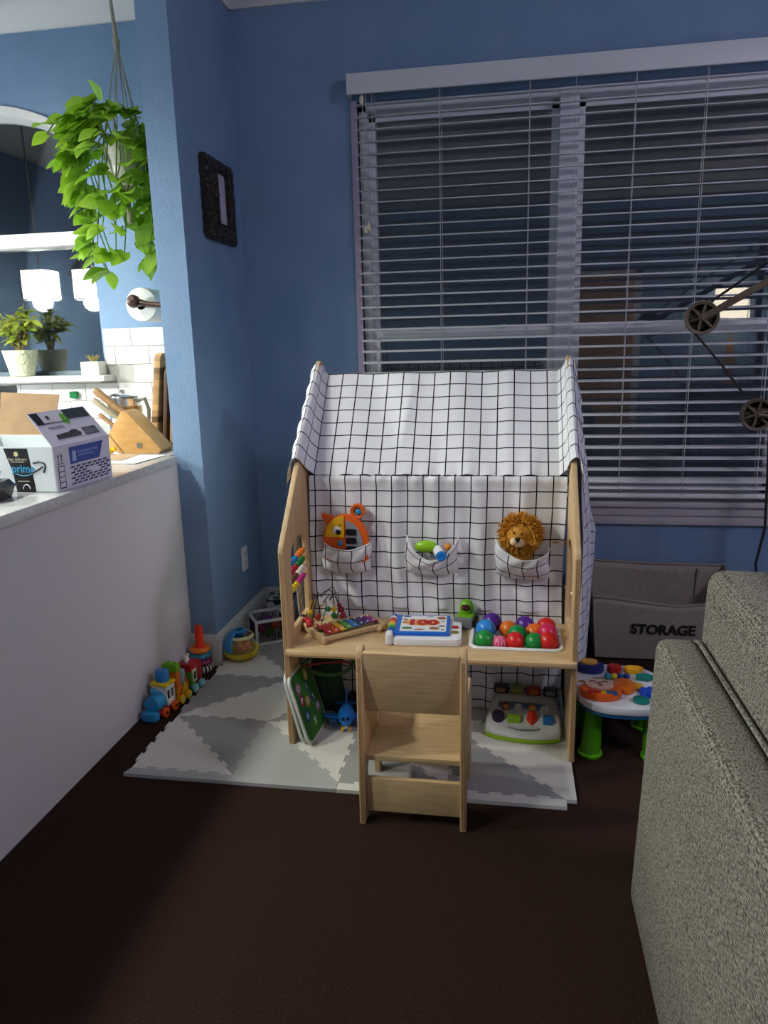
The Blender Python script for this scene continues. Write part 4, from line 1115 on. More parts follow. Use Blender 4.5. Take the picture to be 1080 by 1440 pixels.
blob('red_house', 1.600, -.985, .024, .024, .026, 'b81c1c', 6); blob('yellow_hexagon', 1.665, -.980, .034, .022, .020, 'dd9f1e', 6); blob('teal_leaf', 1.690, -1.035, .032, .018, .018, '0f8078', 5)
for x, cc in ((1.57, '1f8a9a'), (1.592, 'd8c020'), (1.612, '1c3a9a'), (1.632, '1a2a7a')):
    MB().sph((x, -1.045, z + .012), .0115, 10, 8).build('roller_bead', plastic(cc), t)

# ------------------------------------------------------------------ sofa
t = thing('sofa', 'grey tweed sofa seen from behind its back with piped cushion', 'sofa', (2.0, -2.9, 0))
SX, SY = 1.533, -1.872
m = MB().box(SX, SX + .105, -4.3, SY, .035, .70, .03, 5)
bm_ = m.bm
for v in bm_.verts:                        # upholstery swells towards the floor
    if v.co.x < SX + .05: v.co.x += -.010 + .027 * v.co.z / .7
m.build('back_frame', TWEED, t)
m = MB().box(SX + .10, 2.46, -4.3, SY, .035, .30, .02, 3)
m.build('seat_base', TWEED, t)
MB().tube([(SX + .103, -4.28, .696), (SX + .103, SY - .03, .698), (SX + .103, SY - .004, .690), (SX + .103, SY + .001, .66), (SX + .103, SY + .001, .06)], .0055, 8).build('piping', TWEED, t)
for x in (SX + .06, 2.40):
    for y in (SY - .08, -4.2):
        MB().cyl((x, y, 0), (x, y, .04), .022, .028, 14).build('foot', BLACK, t)
for k in range(3):
    y1 = SY + .005 - k * .80; y0 = y1 - .79
    B(SX + .30, 2.47, y0, y1, .30, .46, .04, 4).build('seat_cushion', TWEED, t)
    mxc = Matrix.Translation((SX + .106, 0, .44)) @ Matrix.Rotation(math.radians(1.5), 4, 'Y')
    c_ = MB().box(0, .19, y0, y1 + (.02 if k == 0 else -.012), .0, .415, .045, 5, mx=mxc).build('back_cushion', TWEED, t)
    edge = []
    for (yy, zz) in rrect(y0 + .012, y1 - .024, .012, .403, .05, 6): edge.append(tuple(mxc @ Vector((.038, yy, zz))))
    MB().tube([tuple(mxc @ Vector((.026, yy, zz))) for yy, zz in rrect(y0 + .006, y1 + (.014 if k == 0 else -.018), .006, .409, .06, 6)], .0045, 6, True).build('cushion_piping', TWEED, c_)

# ------------------------------------------------------------------ pulley lamp at the window
t = thing('pulley_floor_lamp', 'dark iron pulley lamp with spoked wheels and cable in front of the window', 'lamp', (2.45, -.45, 0))
RUST = M('aged_bronze', '5a4c40', .5, metal=.35, col2='6d5d4e', scale=40)
def wheel(x, z, r, y=-.45):
    w_ = MB().lathe([(r * .80, -.008), (r * .97, -.010), (r, -.006), (r * .93, 0), (r, .006), (r * .97, .010), (r * .80, .008), (r * .80, -.008)], (x, y, z), 32, Matrix.Rotation(PI / 2, 4, 'X'))
    o = w_.build('pulley_wheel', RUST, t)
    m = MB().lathe([(.001, -.012), (r * .2, -.012), (r * .2, .012), (.001, .012)], (x, y, z), 14, Matrix.Rotation(PI / 2, 4, 'X'))
    for k in range(6):
        a = k * PI / 3 + .3
        m.cyl((x + r * .12 * math.cos(a), y, z + r * .12 * math.sin(a)), (x + r * .85 * math.cos(a), y, z + r * .85 * math.sin(a)), r * .10, r * .08, 8)
    m.build('spokes', RUST, o)
wheel(1.936, 1.404, .062); wheel(2.159, 1.041, .062)
mxa = frame_mx((1.936, -.468, 1.404), (2.175 - 1.936, 0, 1.54 - 1.404), (-(1.54 - 1.404), 0, 2.175 - 1.936))
m = MB()
m.box(0, .62, -.013, .013, -.004, .004, .002, mx=mxa); m.build('arm', RUST, t)
MB().cyl((1.936, -.48, 1.404), (1.936, -.435, 1.404), .010, seg=12).build('axle', RUST, t)
CB = M('cable_black', '101012', .6)
MB().tube([(1.965, -.45, 1.462), (2.16, -.45, 1.60), (2.42, -.45, 1.77)], .005, 6).build('cable', CB, t)
MB().tube([(1.915, -.45, 1.347), (2.02, -.45, 1.227), (2.105, -.45, 1.118)], .005, 6).build('cable', CB, t)
MB().tube([(2.205, -.45, 1.0), (2.215, -.45, .8), (2.222, -.452, .6), (2.20, -.45, .45), (2.225, -.45, .3), (2.235, -.45, .03), (2.42, -.45, .01)], .005, 6).build('cable', CB, t)
MB().tube([(2.159, -.462, 1.041), (2.46, -.46, 1.0)], .009, 8).build('arm', RUST, t)
MB().cyl((2.46, -.45, .02), (2.46, -.45, 1.80), .016, seg=16).build('pole', RUST, t)
MB().lathe([(.001, 0), (.14, 0), (.14, .012), (.05, .024), (.02, .03)], (2.46, -.45, 0), 28).build('base', RUST, t)

# ------------------------------------------------------------------ on the bar counter  (z = .92)
BZ = .9205
# cardboard box
t = thing('cardboard_box', 'open white shipping box with black tape and blue printed side on the counter', 'box', (-.33, -1.30, BZ), math.radians(-2))
bw, bd, bh = .42, .300, .140
# local: right-near corner at (0,0); x to the left is negative, y to the back
# local origin shift so that the near-right corner sits at (-.122,-1.455)
L0 = Matrix.Rotation(math.radians(2), 4, 'Z') @ (Vector((-.122, -1.452, BZ)) - Vector((-.33, -1.30, BZ)))
ox, oy = L0.x, L0.y
CW = M('box_white', 'd9dfe2', .6); CBR = M('box_kraft', '9a7a58', .8, col2='a4845f', scale=20)
def bb(x0, x1, y0, y1, z0, z1, mx=None): return B(ox + x0, ox + x1, oy + y0, oy + y1, z0, z1, mx=mx)
MB().box(ox - bw, ox, oy, oy + .004, 0, bh).box(ox - bw, ox, oy + bd - .004, oy + bd, 0, bh).box(ox - .004, ox, oy, oy + bd, 0, bh).box(ox - bw, ox - bw + .004, oy, oy + bd, 0, bh).box(ox - bw, ox, oy, oy + bd, 0, .004).build('carton', CW, t, smooth=False)
BBLK = plastic('1c1c1e', .4)
def front(x0, x1, z0, z1, nm, mt, dy=.0006, par=None): return B(ox + x0, ox + x1, oy - dy, oy - dy + .0006, z0, z1).build(nm, mt, par or t, smooth=False)
tp = MB().plate([(-.170, .135), (-.088, .135), (-.078, .050), (-.074, 0), (-.140, 0), (-.146, .06)], .0006, fr=lambda u, v, ww: (ox + u, oy - .0002 - ww, v)).build('black_tape', BBLK, t)
def ftext(body, x, z, size, mt, nm='lettering', sx=1, bold=0): text(nm, body, size, mt, frame_mx((ox + x + .024, oy - .0012, z), (1, 0, 0), (0, 0, 1)), t, depth=.0002, sx=sx, bold=bold)
ftext('prime', -.133, .072, .034, plastic('3f9fd0', .5), bold=.0006)
ftext('fast delivery', -.148, .102, .013, plastic('cfc9b0', .5)); front(-.150, -.102, .0925, .0945, 'print_line', plastic('cfc9b0', .5), .0014)
front(-.132, -.092, .033, .0355, 'print_line', plastic('cfc9b0', .5), .0014)
MB().plate([(-.157, .113), (-.150, .109), (-.143, .113), (-.143, .122), (-.150, .126), (-.157, .122)], .0004, fr=lambda u, v, ww: (ox + u + .022, oy - .001 - ww, v)).build('parcel_icon', plastic('d9cf9a', .5), t)
MB().tube([(ox - .138 + .06 * i / 10, oy - .0012, .058 - .007 * math.sin(PI * i / 10)) for i in range(11)], .0014, 5).build('smile', plastic('3f9fd0', .5), t)
MB().tube([(ox - .105 + .012 * math.cos(a), oy - .0012, .010 + .014 * math.sin(a)) for a in [PI * i / 10 for i in range(11)]], .0016, 5).build('arrow_icon', WHITEP, t)
MB().tube([(ox - .078, oy - .001, .060), (ox - .058, oy - .001, .070), (ox - .040, oy - .001, .080)], .0022, 5).tube([(ox - .073, oy - .001, .090), (ox - .050, oy - .001, .095), (ox - .034, oy - .001, .090), (ox - .032, oy - .001, .078), (ox - .040, oy - .001, .062)], .0024, 5).tube([(ox - .19, oy - .001, .062), (ox - .22, oy - .001, .074), (ox - .26, oy - .001, .084)], .0024, 5).build('smile_print', BBLK, t)
# printed right side
def side(y0, y1, z0, z1, nm, mt, dx=.0006): return B(ox + dx - .0003, ox + dx + .0003, oy + y0, oy + y1, z0, z1).build(nm, mt, t, smooth=False)
SIDEW = M('box_side_print', 'd6d1e2', .6)
side(0, bd, 0, bh, 'side_face', SIDEW)
BLU = M('print_blue', '1d3f9c', .5)
MB().plate([(.075, .075), (.235, .075), (.262, .128), (.075, .128)], .0005, fr=lambda u, v, ww: (ox + .0011 + ww, oy + u, v)).build('blue_panel', BLU, t)
def stext(body, y, z, size, mt, **k): text('lettering', body, size, mt, frame_mx((ox + .0019, oy + y, z), (0, 1, 0), (0, 0, 1)), t, depth=.0002, **k)
stext('frustration-free', .172, .109, .018, plastic('8fa8e0', .5)); side(.120, .205, .0955, .098, 'print_line', plastic('8fa8e0', .5), .0019)
side(.088, .108, .083, .115, 'print_panel', plastic('9fb0d8', .6), .0018)
for r in range(7):
    for q in range(7):
        if (r in (3, 4) and q in (3, 4)): continue
        y = .072 + q * .030 + (.015 if r % 2 else 0); z0 = .010 + r * .0087
        if y + .02 > .292: continue
        MB().plate([(y, z0), (y + .022, z0), (y + .026, z0 + .0058), (y + .004, z0 + .0058)], .0004, fr=lambda u, v, ww: (ox + .0011 + ww, oy + u, v)).build('print_dash', M('print_navy', '1f2a66', .5), t, smooth=False)
side(.160, .182, .036, .039, 'print_line', plastic('55555f', .6), .0016)
side(.012, .045, .008, .078, 'label_border', BBLK, .001); 
for q in range(4): side(.016, .041, .012 + q * .0165, .0255 + q * .0165, 'label_cell', SIDEW, .0016)
for y in (.018, .034):
    MB().plate([(y - .0015, .088), (y + .0015, .088), (y + .0015, .105), (y + .005, .105), (y, .116), (y - .005, .105), (y - .0015, .105)], .0004, fr=lambda u, v, ww: (ox + .0011 + ww, oy + u, v)).build('arrow_up', BBLK, t, smooth=False)
side(.010, .045, .083, .0855, 'arrow_base', BBLK, .001)
# right flap, hinged on the right top edge and standing up
fx = Matrix.Translation((ox, oy, bh)) @ Matrix.Rotation(math.radians(-38), 4, 'Y')
fl = MB().plate([(0, 0), (bd, 0), (bd - .008, .125), (.004, .125)], .003, fr=lambda u, v, ww: tuple(fx @ Vector((-ww, u, v)))).build('side_flap', M('flap_print', 'cbc6d8', .6), t, smooth=False)
def fpl(pts, nm, mt): MB().plate(pts, .0005, fr=lambda u, v, ww: tuple(fx @ Vector((.0004 + ww, u, v)))).build(nm, mt, fl, smooth=False)
fpl([(.05, .020), (.17, .020), (.18, .032), (.16, .046), (.14, .046), (.12, .04), (.055, .036)], 'berry_photo', M('berry_photo', '1d1a2e', .6, col2='5a4a52', scale=120))
fpl([(.195, .018), (.270, .018), (.268, .046), (.195, .046)], 'barcode_border', BBLK)
for q in range(9): fpl([(.199 + q * .0075, .021), (.203 + q * .0075, .021), (.203 + q * .0075, .043), (.199 + q * .0075, .043)], 'barcode_gap', SIDEW)
fpl([(.012, .078), (.045, .078), (.045, .122), (.008, .122)], 'dark_print', BBLK); fpl([(.165, .085), (.285, .085), (.286, .122), (.165, .122)], 'dark_print', M('slate_print', '2f343f', .6))
fpl([(.03, .0795), (.17, .0795), (.17, .082), (.03, .082)], 'print_line', BBLK)
fpl([(.045, .060), (.12, .060), (.12, .067), (.045, .067)], 'print_line', plastic('8d8aa0', .6))
fpl([(.070, .095), (.085, .095), (.085, .108), (.070, .108)], 'print_icon', plastic('44424c', .6))
fpl([(.135, .075), (.16, .068), (.17, .085), (.165, .105), (.145, .112), (.138, .1)], 'green_tab', plastic('5fa32a', .5))
# back flap with kraft inside
fb = Matrix.Translation((ox - bw, oy + bd, bh)) @ Matrix.Rotation(math.radians(-14), 4, 'X')
MB().plate([(0, 0), (bw - .21, 0), (bw - .19, .14), (0, .15)], .003, fr=lambda u, v, ww: tuple(fb @ Vector((u, ww, v)))).build('back_flap', CBR, t, smooth=False)
ff_ = Matrix.Translation((ox - bw, oy + .002, bh)) @ Matrix.Rotation(math.radians(72), 4, 'X')
MB().plate([(0, 0), (bw, 0), (bw - .02, .06), (0, .06)], .002, fr=lambda u, v, ww: tuple(Vector((ox - bw + u, oy + .004 + v, bh - .004 - v * .25 + ww)))).build('front_flap', BLU, t, smooth=False)
# black container in front of the box
t = thing('plastic_container', 'black plastic food container with a lid in front of the shipping box', 'container', (-.27, -1.565, BZ), math.radians(8))
m = MB(); rr_ = []
for s, z in ((.80, 0), (.95, .03), (1.1, .034), (1.1, .038), (.95, .040), (.80, .055), (.0, .058)):
    rr_.append([m.bm.verts.new((x * s, y * s, z)) for x, y in rrect(-.075, .06, -.06, .06, .02)] if s else None)
for a, b in zip(rr_, rr_[1:-1]):
    for i in range(len(a)): m.bm.faces.new((a[i], a[(i + 1) % len(a)], b[(i + 1) % len(a)], b[i]))
m.bm.faces.new(rr_[0]); m.bm.faces.new(rr_[-2])
m.build('tub', plastic('2a2a2e', .2), t)
MB().plate(rrect(-.04, .03, -.03, .03, .01), .002, fr=lambda u, v, ww: (u, v, .0555 + ww)).build('lid_emblem', plastic('55555a', .2), t)

# knife block
t = thing('knife_block', 'light wood knife block holding four knives on the counter end', 'knife block', (-.30, -.58, BZ))
KB = M('acacia_wood', 'b98a4e', .45, col2='c79a5e', scale=10, stretch=(2, 8, 6))
pr = [(-.407, 1.006), (-.342, 1.097), (-.318, 1.091), (-.180, .937), (-.195, BZ), (-.364, BZ), (-.409, .938)]
MB().plate(pr, .115, fr=lambda u, v, ww: (u, -.635 + ww, v), bev=.003).build('block', KB, t)
MB().tube([(-.408, -.6365, 1.002), (-.350, -.6365, .923)], .0012, 5).build('groove', M('groove_dark', '6e4a22', .7), t)
MB().plate(rrect(-.286, -.264, .945, .966, .004), .002, fr=lambda u, v, ww: (u, -.6355 - ww, v)).build('maker_badge', GREYMETAL, t)
HW = M('handle_wood', '8f6a44', .5, col2='a07a52', scale=14, stretch=(3, 9, 3)); HG = M('handle_grey', '9a9078', .45)
ax = Vector((-.115, 0, .090)).normalized()
for (px, pz, y, L, r, mt) in ((-.350, 1.088, -.600, .150, .013, HW), (-.366, 1.060, -.612, .135, .010, HG), (-.372, 1.052, -.585, .12, .009, HG), (-.385, 1.030, -.615, .085, .008, HW), (-.378, 1.042, -.55, .10, .009, HG)):
    p0 = Vector((px, y, pz)); p1 = p0 + ax * L
    k = MB().tube([tuple(p0 + ax * L * s) for s in (0, .1, .35, .7, .9, 1)], [r * .95, r, r * 1.2, r * 1.15, r * 1.3, r], 10).build('knife_handle', mt, t)
    MB().cyl(tuple(p0 - ax * .01), tuple(p0 + ax * .008), r * .75, seg=10).build('bolster', CHROME, k)
# cutting boards
def striped_board():
    mt = bpy.data.materials.new('end_grain_stripes'); mt.use_nodes = True; nt = mt.node_tree
    tcn = nt.nodes.new('ShaderNodeTexCoord'); sxn = nt.nodes.new('ShaderNodeSeparateXYZ'); nt.links.new(tcn.outputs['Object'], sxn.inputs[0])
    wn = nt.nodes.new('ShaderNodeTexWhiteNoise'); wn.noise_dimensions = '1D'
    nt.links.new(math_node(nt, 'FLOOR', math_node(nt, 'MULTIPLY', sxn.outputs[2], 38)), wn.inputs['W'])
    r = nt.nodes.new('ShaderNodeValToRGB'); r.color_ramp.elements[0].color = lin('5f3f22'); r.color_ramp.elements[1].color = lin('c89a64')
    nt.links.new(wn.outputs['Value'], r.inputs[0]); nt.links.new(r.outputs[0], nt.nodes['Principled BSDF'].inputs['Base Color'])
    return mt
for k, (xb, xt, zt, th, mt, lab) in enumerate(((-.345, -.288, 1.325, .030, striped_board(), 'striped end-grain cutting board leaning beside the knife block'), (-.292, -.250, 1.27, .018, M('walnut', '4a2f1c', .5), 'dark walnut cutting board leaning next to the pillar'), (-.262, -.236, 1.16, .020, M('oak', 'a57c4c', .5), 'small pale oak cutting board leaning next to the pillar'))):
    t = thing('cutting_board', lab, 'cutting board', (xb, -.30, BZ))
    sl_ = (xt - xb) / (zt - BZ)
    hgt = zt - BZ
    MB().plate(rrect(-.405 + k * .008, -.16, 0.0, hgt, .03, 5), th, fr=lambda u, v, ww: (xb + v * sl_ + ww, u, BZ + v), bev=.003).build('board', mt, t)
# papers and yellow thing
t = thing('paper_stack', 'loose printed papers lying flat on the counter before the knife block', 'papers', (-.26, -.80, BZ))
for k, (x0, x1, y0, y1, a, cc) in enumerate(((-.40, -.20, -.91, -.70, 4, 'cdc7b8'), (-.30, -.145, -.90, -.69, -6, 'dcdcd6'), (-.385, -.25, -.84, -.68, 2, 'b89a78'))):
    mxp = Matrix.Translation(((x0 + x1) / 2, (y0 + y1) / 2, 0)) @ Matrix.Rotation(math.radians(a), 4, 'Z') @ Matrix.Translation((-(x0 + x1) / 2, -(y0 + y1) / 2, 0))
    B(x0, x1, y0, y1, BZ + .0002 + k * .0015, BZ + .0014 + k * .0015, mx=mxp).build('sheet', M('paper_' + cc, cc, .7), t, smooth=False)
t = thing('yellow_pouch', 'small bright yellow pouch on the counter beside the knife block', 'pouch', (-.395, -.69, BZ + .005))
MB().sph((-.395, -.69, BZ + .019), .035, 16, 10, (1.05, .7, .40)).build('pouch_body', M('yellow_wrap', 'e8bd1c', .4), t)
MB().plate([(-.372, 0), (-.352, .006), (-.355, .02), (-.374, .016)], .01, fr=lambda u, v, ww: (u, -.695 + ww, BZ + .016 + v)).build('pouch_tab', M('yellow_wrap', 'e8bd1c', .4), t)

# steel moka / kettle on the back counter
t = thing('steel_kettle', 'stainless steel kettle with a grey handle on the sink counter', 'kettle', (-.555, -.22, BZ))
kc = (-.555, -.22, BZ)
MB().lathe([(.001, 0), (.078, 0), (.080, .006), (.080, .10), (.074, .11), (.074, .125), (.080, .13), (.080, .20), (.072, .205), (.001, .206)], kc, 32).build('kettle_body', CHROME, t)
MB().lathe([(.081, .135), (.083, .137), (.083, .165), (.081, .167)], kc, 32).build('gold_band', M('brass', 'a88a58', .3, metal=1), t)
MB().lathe([(.070, .2065), (.074, .212), (.060, .222), (.015, .226), (.015, .240), (.001, .242)], kc, 28).build('lid', CHROME, t)
MB().tube([(kc[0] + .078, kc[1] - .01, BZ + .19), (kc[0] + .12, kc[1] - .02, BZ + .20), (kc[0] + .135, kc[1] - .02, BZ + .15), (kc[0] + .125, kc[1] - .02, BZ + .06), (kc[0] + .08, kc[1] - .01, BZ + .03)], .009, 8).build('handle', GREYMETAL, t)
# soap shelf and bottle, green sponge
t = thing('soap_shelf', 'small grey suction shelf on the backsplash under the window', 'shelf', (-1.072, -.045, 1.03))
MB().box(-1.11, -1.034, -.085, -.0136, 1.040, 1.047, .002).build('tray', GREYMETAL, t)
MB().tube([(-1.11, -.085, 1.047), (-1.11, -.085, 1.06), (-1.034, -.085, 1.06), (-1.034, -.085, 1.047)], .002, 6).build('rail', CHROME, t)
t = thing('soap_bottle', 'clear blue soap bottle standing on the small suction shelf', 'bottle', (-1.075, -.05, 1.0475))
MB().lathe([(.001, 0), (.020, 0), (.021, .004), (.020, .045), (.012, .055), (.007, .058), (.007, .066), (.001, .067)], (-1.075, -.05, 1.0475), 18).build('bottle_body', plastic('7fa3b0', .2), t)
MB().cyl((-1.075, -.05, 1.113), (-1.075, -.05, 1.128), .004).box(-1.079, -1.055, -.054, -.046, 1.128, 1.134, .002).build('pump', plastic('3a6a80'), t)
t = thing('sponge', 'green scouring sponge stuck on the backsplash tiles', 'sponge', (-.924, -.02, 1.115))
B(-.944, -.904, -.030, -.0137, 1.112, 1.146, .004).build('sponge_body', M('sponge_green', '1d8a4a', .9, bump=.4, bscale=200), t)
B(-.944, -.904, -.036, -.030, 1.112, 1.146, .002).build('scour_pad', M('scour_green', '0f6a3a', .95, bump=.6, bscale=300), t)
# sink faucet / dark coffee maker edge at far left
t = thing('coffee_maker', 'dark coffee maker at the edge of the sink counter', 'coffee maker', (-1.06, -.45, BZ))
B(-1.16, -.985, -.52, -.40, BZ, .96, .008).build('base', BLACKP, t)
B(-1.16, -.985, -.43, -.36, .96, 1.16, .008).build('column', BLACKP, t)
B(-1.16, -.99, -.53, -.36, 1.13, 1.20, .012).build('head', plastic('3a3f44'), t)
MB().lathe([(.04, 0), (.052, .01), (.055, .08), (.045, .11)], (-1.07, -.475, .962), 24).build('carafe', clear_plastic('carafe_glass', '9aa4a8', .35), t)
# sill plant
t = thing('potted_plant', 'leafy houseplant in a pale patterned pot on the kitchen windowsill', 'plant', (-1.17, -.055, 1.2255))
pc = Vector((-1.17, -.055, 1.2255))
POT = M('pale_pot', 'b9bd9c', .7, col2='cfd2b4', scale=70, bump=.8, bscale=60)
MB().lathe([(.050, 0), (.056, .004), (.082, .120), (.084, .128), (.078, .128), (.072, .112), (.001, .110)], pc, 28).build('pot', POT, t)
m = MB()
for k in range(14):
    a = 2 * PI * k / 14; r = .070; 
    m.tube([tuple(pc + Vector((r * math.cos(a + .13 * math.cos(b)), r * math.sin(a + .13 * math.cos(b)), .075 + .012 * math.sin(b))) * 1.0) for b in [2 * PI * i / 8 for i in range(8)]], .002, 5, True)
m.build('relief_rings', POT, t)
m = MB(); tips = []
random.seed(21)
for k in range(9):
    a = random.uniform(0, 2 * PI); ln = random.uniform(.12, .27)
    e = pc + Vector((math.cos(a) * .10, math.sin(a) * .05, .115 + ln)); mid = pc + Vector((math.cos(a) * .02, math.sin(a) * .015, .115 + ln * .55))
    s0 = pc + Vector((.01 * math.cos(a), .01 * math.sin(a), .10))
    pts = arcpts(s0, e, mid, 10); m.tube(pts, [.005 - .0003 * i for i in range(10)], 6); tips.append(pts)
m.build('stems', M('stem_brown', '6a5a2c', .8), t)
def leaf_mesh(nm, L, W, mat, cup=.15, heart=False, seg=7):
    bm = bmesh.new(); rows_ = []
    for i in range(seg + 1):
        s = i / seg
        if heart: wd = W * (math.sin(PI * min(1, s * .92 + .08)) ** .75) * (1 - .45 * s) * 1.25
        else: wd = W * math.sin(PI * (s * .96 + .02)) ** .9
        droop = -.25 * L * s * s
        rows_.append([bm.verts.new((x * wd, s * L - (.12 * L * abs(x) if heart and i == 0 else 0), droop + cup * abs(x) * wd)) for x in (-1, -.5, 0, .5, 1)])
    for a, b in zip(rows_, rows_[1:]):
        for i in range(4): bm.faces.new((a[i], a[i + 1], b[i + 1], b[i]))
    me = bpy.data.meshes.new(nm); bm.to_mesh(me); bm.free()
    me.polygons.foreach_set('use_smooth', [True] * len(me.polygons)); me.materials.append(mat)
    return me
def leaf_mat(nm, c1, c2):
    m = M(nm, c1, .4, col2=c2, scale=18, spec=.4)
    nt = m.node_tree; b = nt.nodes['Principled BSDF']
    tl = nt.nodes.new('ShaderNodeBsdfTranslucent'); mix = nt.nodes.new('ShaderNodeMixShader'); mix.inputs[0].default_value = .35
    tl.inputs[0].default_value = lin(c2)
    nt.links.new(b.outputs[0], mix.inputs[1]); nt.links.new(tl.outputs[0], mix.inputs[2]); nt.links.new(mix.outputs[0], nt.nodes['Material Output'].inputs[0])
    return m
def put_leaf(me, parent, pos, d, roll=0, sc=1, nm='leaf'):
    o = bpy.data.objects.new(nm, me); C.objects.link(o); o.parent = parent
    d = Vector(d).normalized(); up = Vector((0, 0, 1)) if abs(d.z) < .95 else Vector((1, 0, 0))
    x = d.cross(up).normalized(); z_ = x.cross(d)
    R = Matrix((x, d, z_)).transposed() @ Matrix.Rotation(roll, 3, 'Y')
    mm = R.to_4x4(); mm.translation = Vector(pos) - root_loc(parent)
    o.matrix_basis = mm @ Matrix.Scale(sc, 4)
LS = [leaf_mesh('narrow_leaf', .075, .014, leaf_mat('sill_leaf_a', '7f8f2c', 'a8b04a')), leaf_mesh('narrow_leaf_b', .06, .013, leaf_mat('sill_leaf_b', '5f7a2a', '8a9c40'))]
for pts in tips:
    for k in range(11):
        s = random.uniform(.45, 1); p = pts[int(s * 9)]
        a = random.uniform(0, 2 * PI)
        put_leaf(random.choice(LS), t, p, (math.cos(a), math.sin(a) * .8, random.uniform(-.5, .7)), random.uniform(-.6, .6), random.uniform(.7, 1.2))
# small white planter
t = thing('small_planter', 'small white square planter with a spiky plant on the windowsill corner', 'planter', (-.785, -.05, 1.2255))
B(-.832, -.738, -.09, -.015, 1.2255, 1.290, .003).build('planter_box', plastic('dedcd2'), t)
SPK = leaf_mesh('spiky_leaf', .045, .006, leaf_mat('spiky_leaf', '8a7a3a', 'a89a58'))
for k in range(12):
    a = 2 * PI * k / 12
    put_leaf(SPK, t, (-.785 + .012 * math.cos(a), -.05 + .012 * math.sin(a), 1.288), (math.cos(a) * .5, math.sin(a) * .5, 1), 0, random.uniform(.7, 1.1))
# paper towel holder on the pillar's kitchen side
t = thing('paper_towel_holder', 'paper towel roll on a dark wooden wall holder next to the blue pillar', 'paper towel holder', (-.36, -.30, 1.45))
DW = M('dark_walnut', '3a2018', .35, col2='4a2a1c', scale=30)
pz = 1.532; px = -.352
MB().lathe([(.022, -.135), (.070, -.135), (.071, -.13), (.071, .12), (.070, .125), (.022, .125), (.022, -.135)], (px, -.22, pz), 36, Matrix.Rotation(-PI / 2, 4, 'X')).build('paper_roll', M('paper_white', 'e6e4de', .9, bump=.1, bscale=200), t)
MB().lathe([(.004, -.155), (.018, -.158), (.026, -.175), (.028, -.195), (.020, -.212), (.001, -.216)], (px - .006, -.22, pz + .010), 20, Matrix.Rotation(-PI / 2, 4, 'X')).build('end_knob', DW, t)
MB().tube([(px + .012, -.40, pz + .006), (px + .06, -.40, pz - .004), (px + .15, -.40, pz - .012), (-PW - .006, -.40, pz - .012)], [.014, .012, .011, .016], 10).build('arm', DW, t)
MB().cyl((px, -.41, pz), (px, -.10, pz), .012, seg=14).build('spindle', DW, t)

# hanging pothos
t = thing('hanging_plant', 'lush trailing pothos in a white pot hung in a macrame hanger', 'plant', (-.352, -.38, 1.95))
hp_ = Vector((-.352, -.38, 2.02))
MB().lathe([(.001, 0), (.052, 0), (.066, .02), (.078, .10), (.081, .135), (.074, .135), (.070, .10), (.001, .095)], hp_, 30).build('pot', M('white_ceramic', 'd6d3c8', .3), t)
MB().lathe([(.001, .10), (.072, .112), (.072, .100)], hp_, 24).build('soil', M('soil', '1c140e', .95), t)
ROPE = M('macrame_rope', 'a8a08c', .9, bump=.5, bscale=300)
knot = Vector((-.338, -.385, 2.545)); hook = Vector((-.35, -.385, HC))
for k in range(8):
    a = 2 * PI * k / 8 + .2
    e = hp_ + Vector((.086 * math.cos(a), .086 * math.sin(a), .13))
    f = hp_ + Vector((.07 * math.cos(a + .3), .07 * math.sin(a + .3), .01))
    MB().tube([tuple(knot), tuple(e), tuple(f), tuple(hp_ - Vector((0, 0, .03)))], .0022, 6).build('rope', ROPE, t)
MB().tube([tuple(hook), tuple(hook - Vector((0, 0, .05))), tuple(knot + Vector((-.006, 0, .12))), tuple(knot)], [.003, .003, .007, .010], 8).tube([tuple(knot + Vector((0, 0, .005))), tuple(knot - Vector((0, 0, .04)))], [.016, .010], 8).build('rope_knot', ROPE, t)
MB().tube([tuple(hp_ - Vector((0, 0, .03))), tuple(hp_ - Vector((0, 0, .16)))], [.008, .012], 8).build('tassel', ROPE, t)
MB().lathe([(.001, 0), (.022, 0), (.022, -.008), (.006, -.014), (.004, -.03)], (hook.x, hook.y, HC - .0005), 16).build('ceiling_hook', CHROME, t)
random.seed(17)
LM = [leaf_mesh('heart_leaf', .098, .037, leaf_mat('pothos_a', '568c14', '8ab42e'), .18, True), leaf_mesh('heart_leaf_b', .085, .034, leaf_mat('pothos_b', '74a41c', 'a2c83e'), .15, True), leaf_mesh('heart_leaf_c', .09, .034, leaf_mat('pothos_c', '7fae22', 'a9cc4a'), .15, True)]
vines = MB()
nleaf = 0
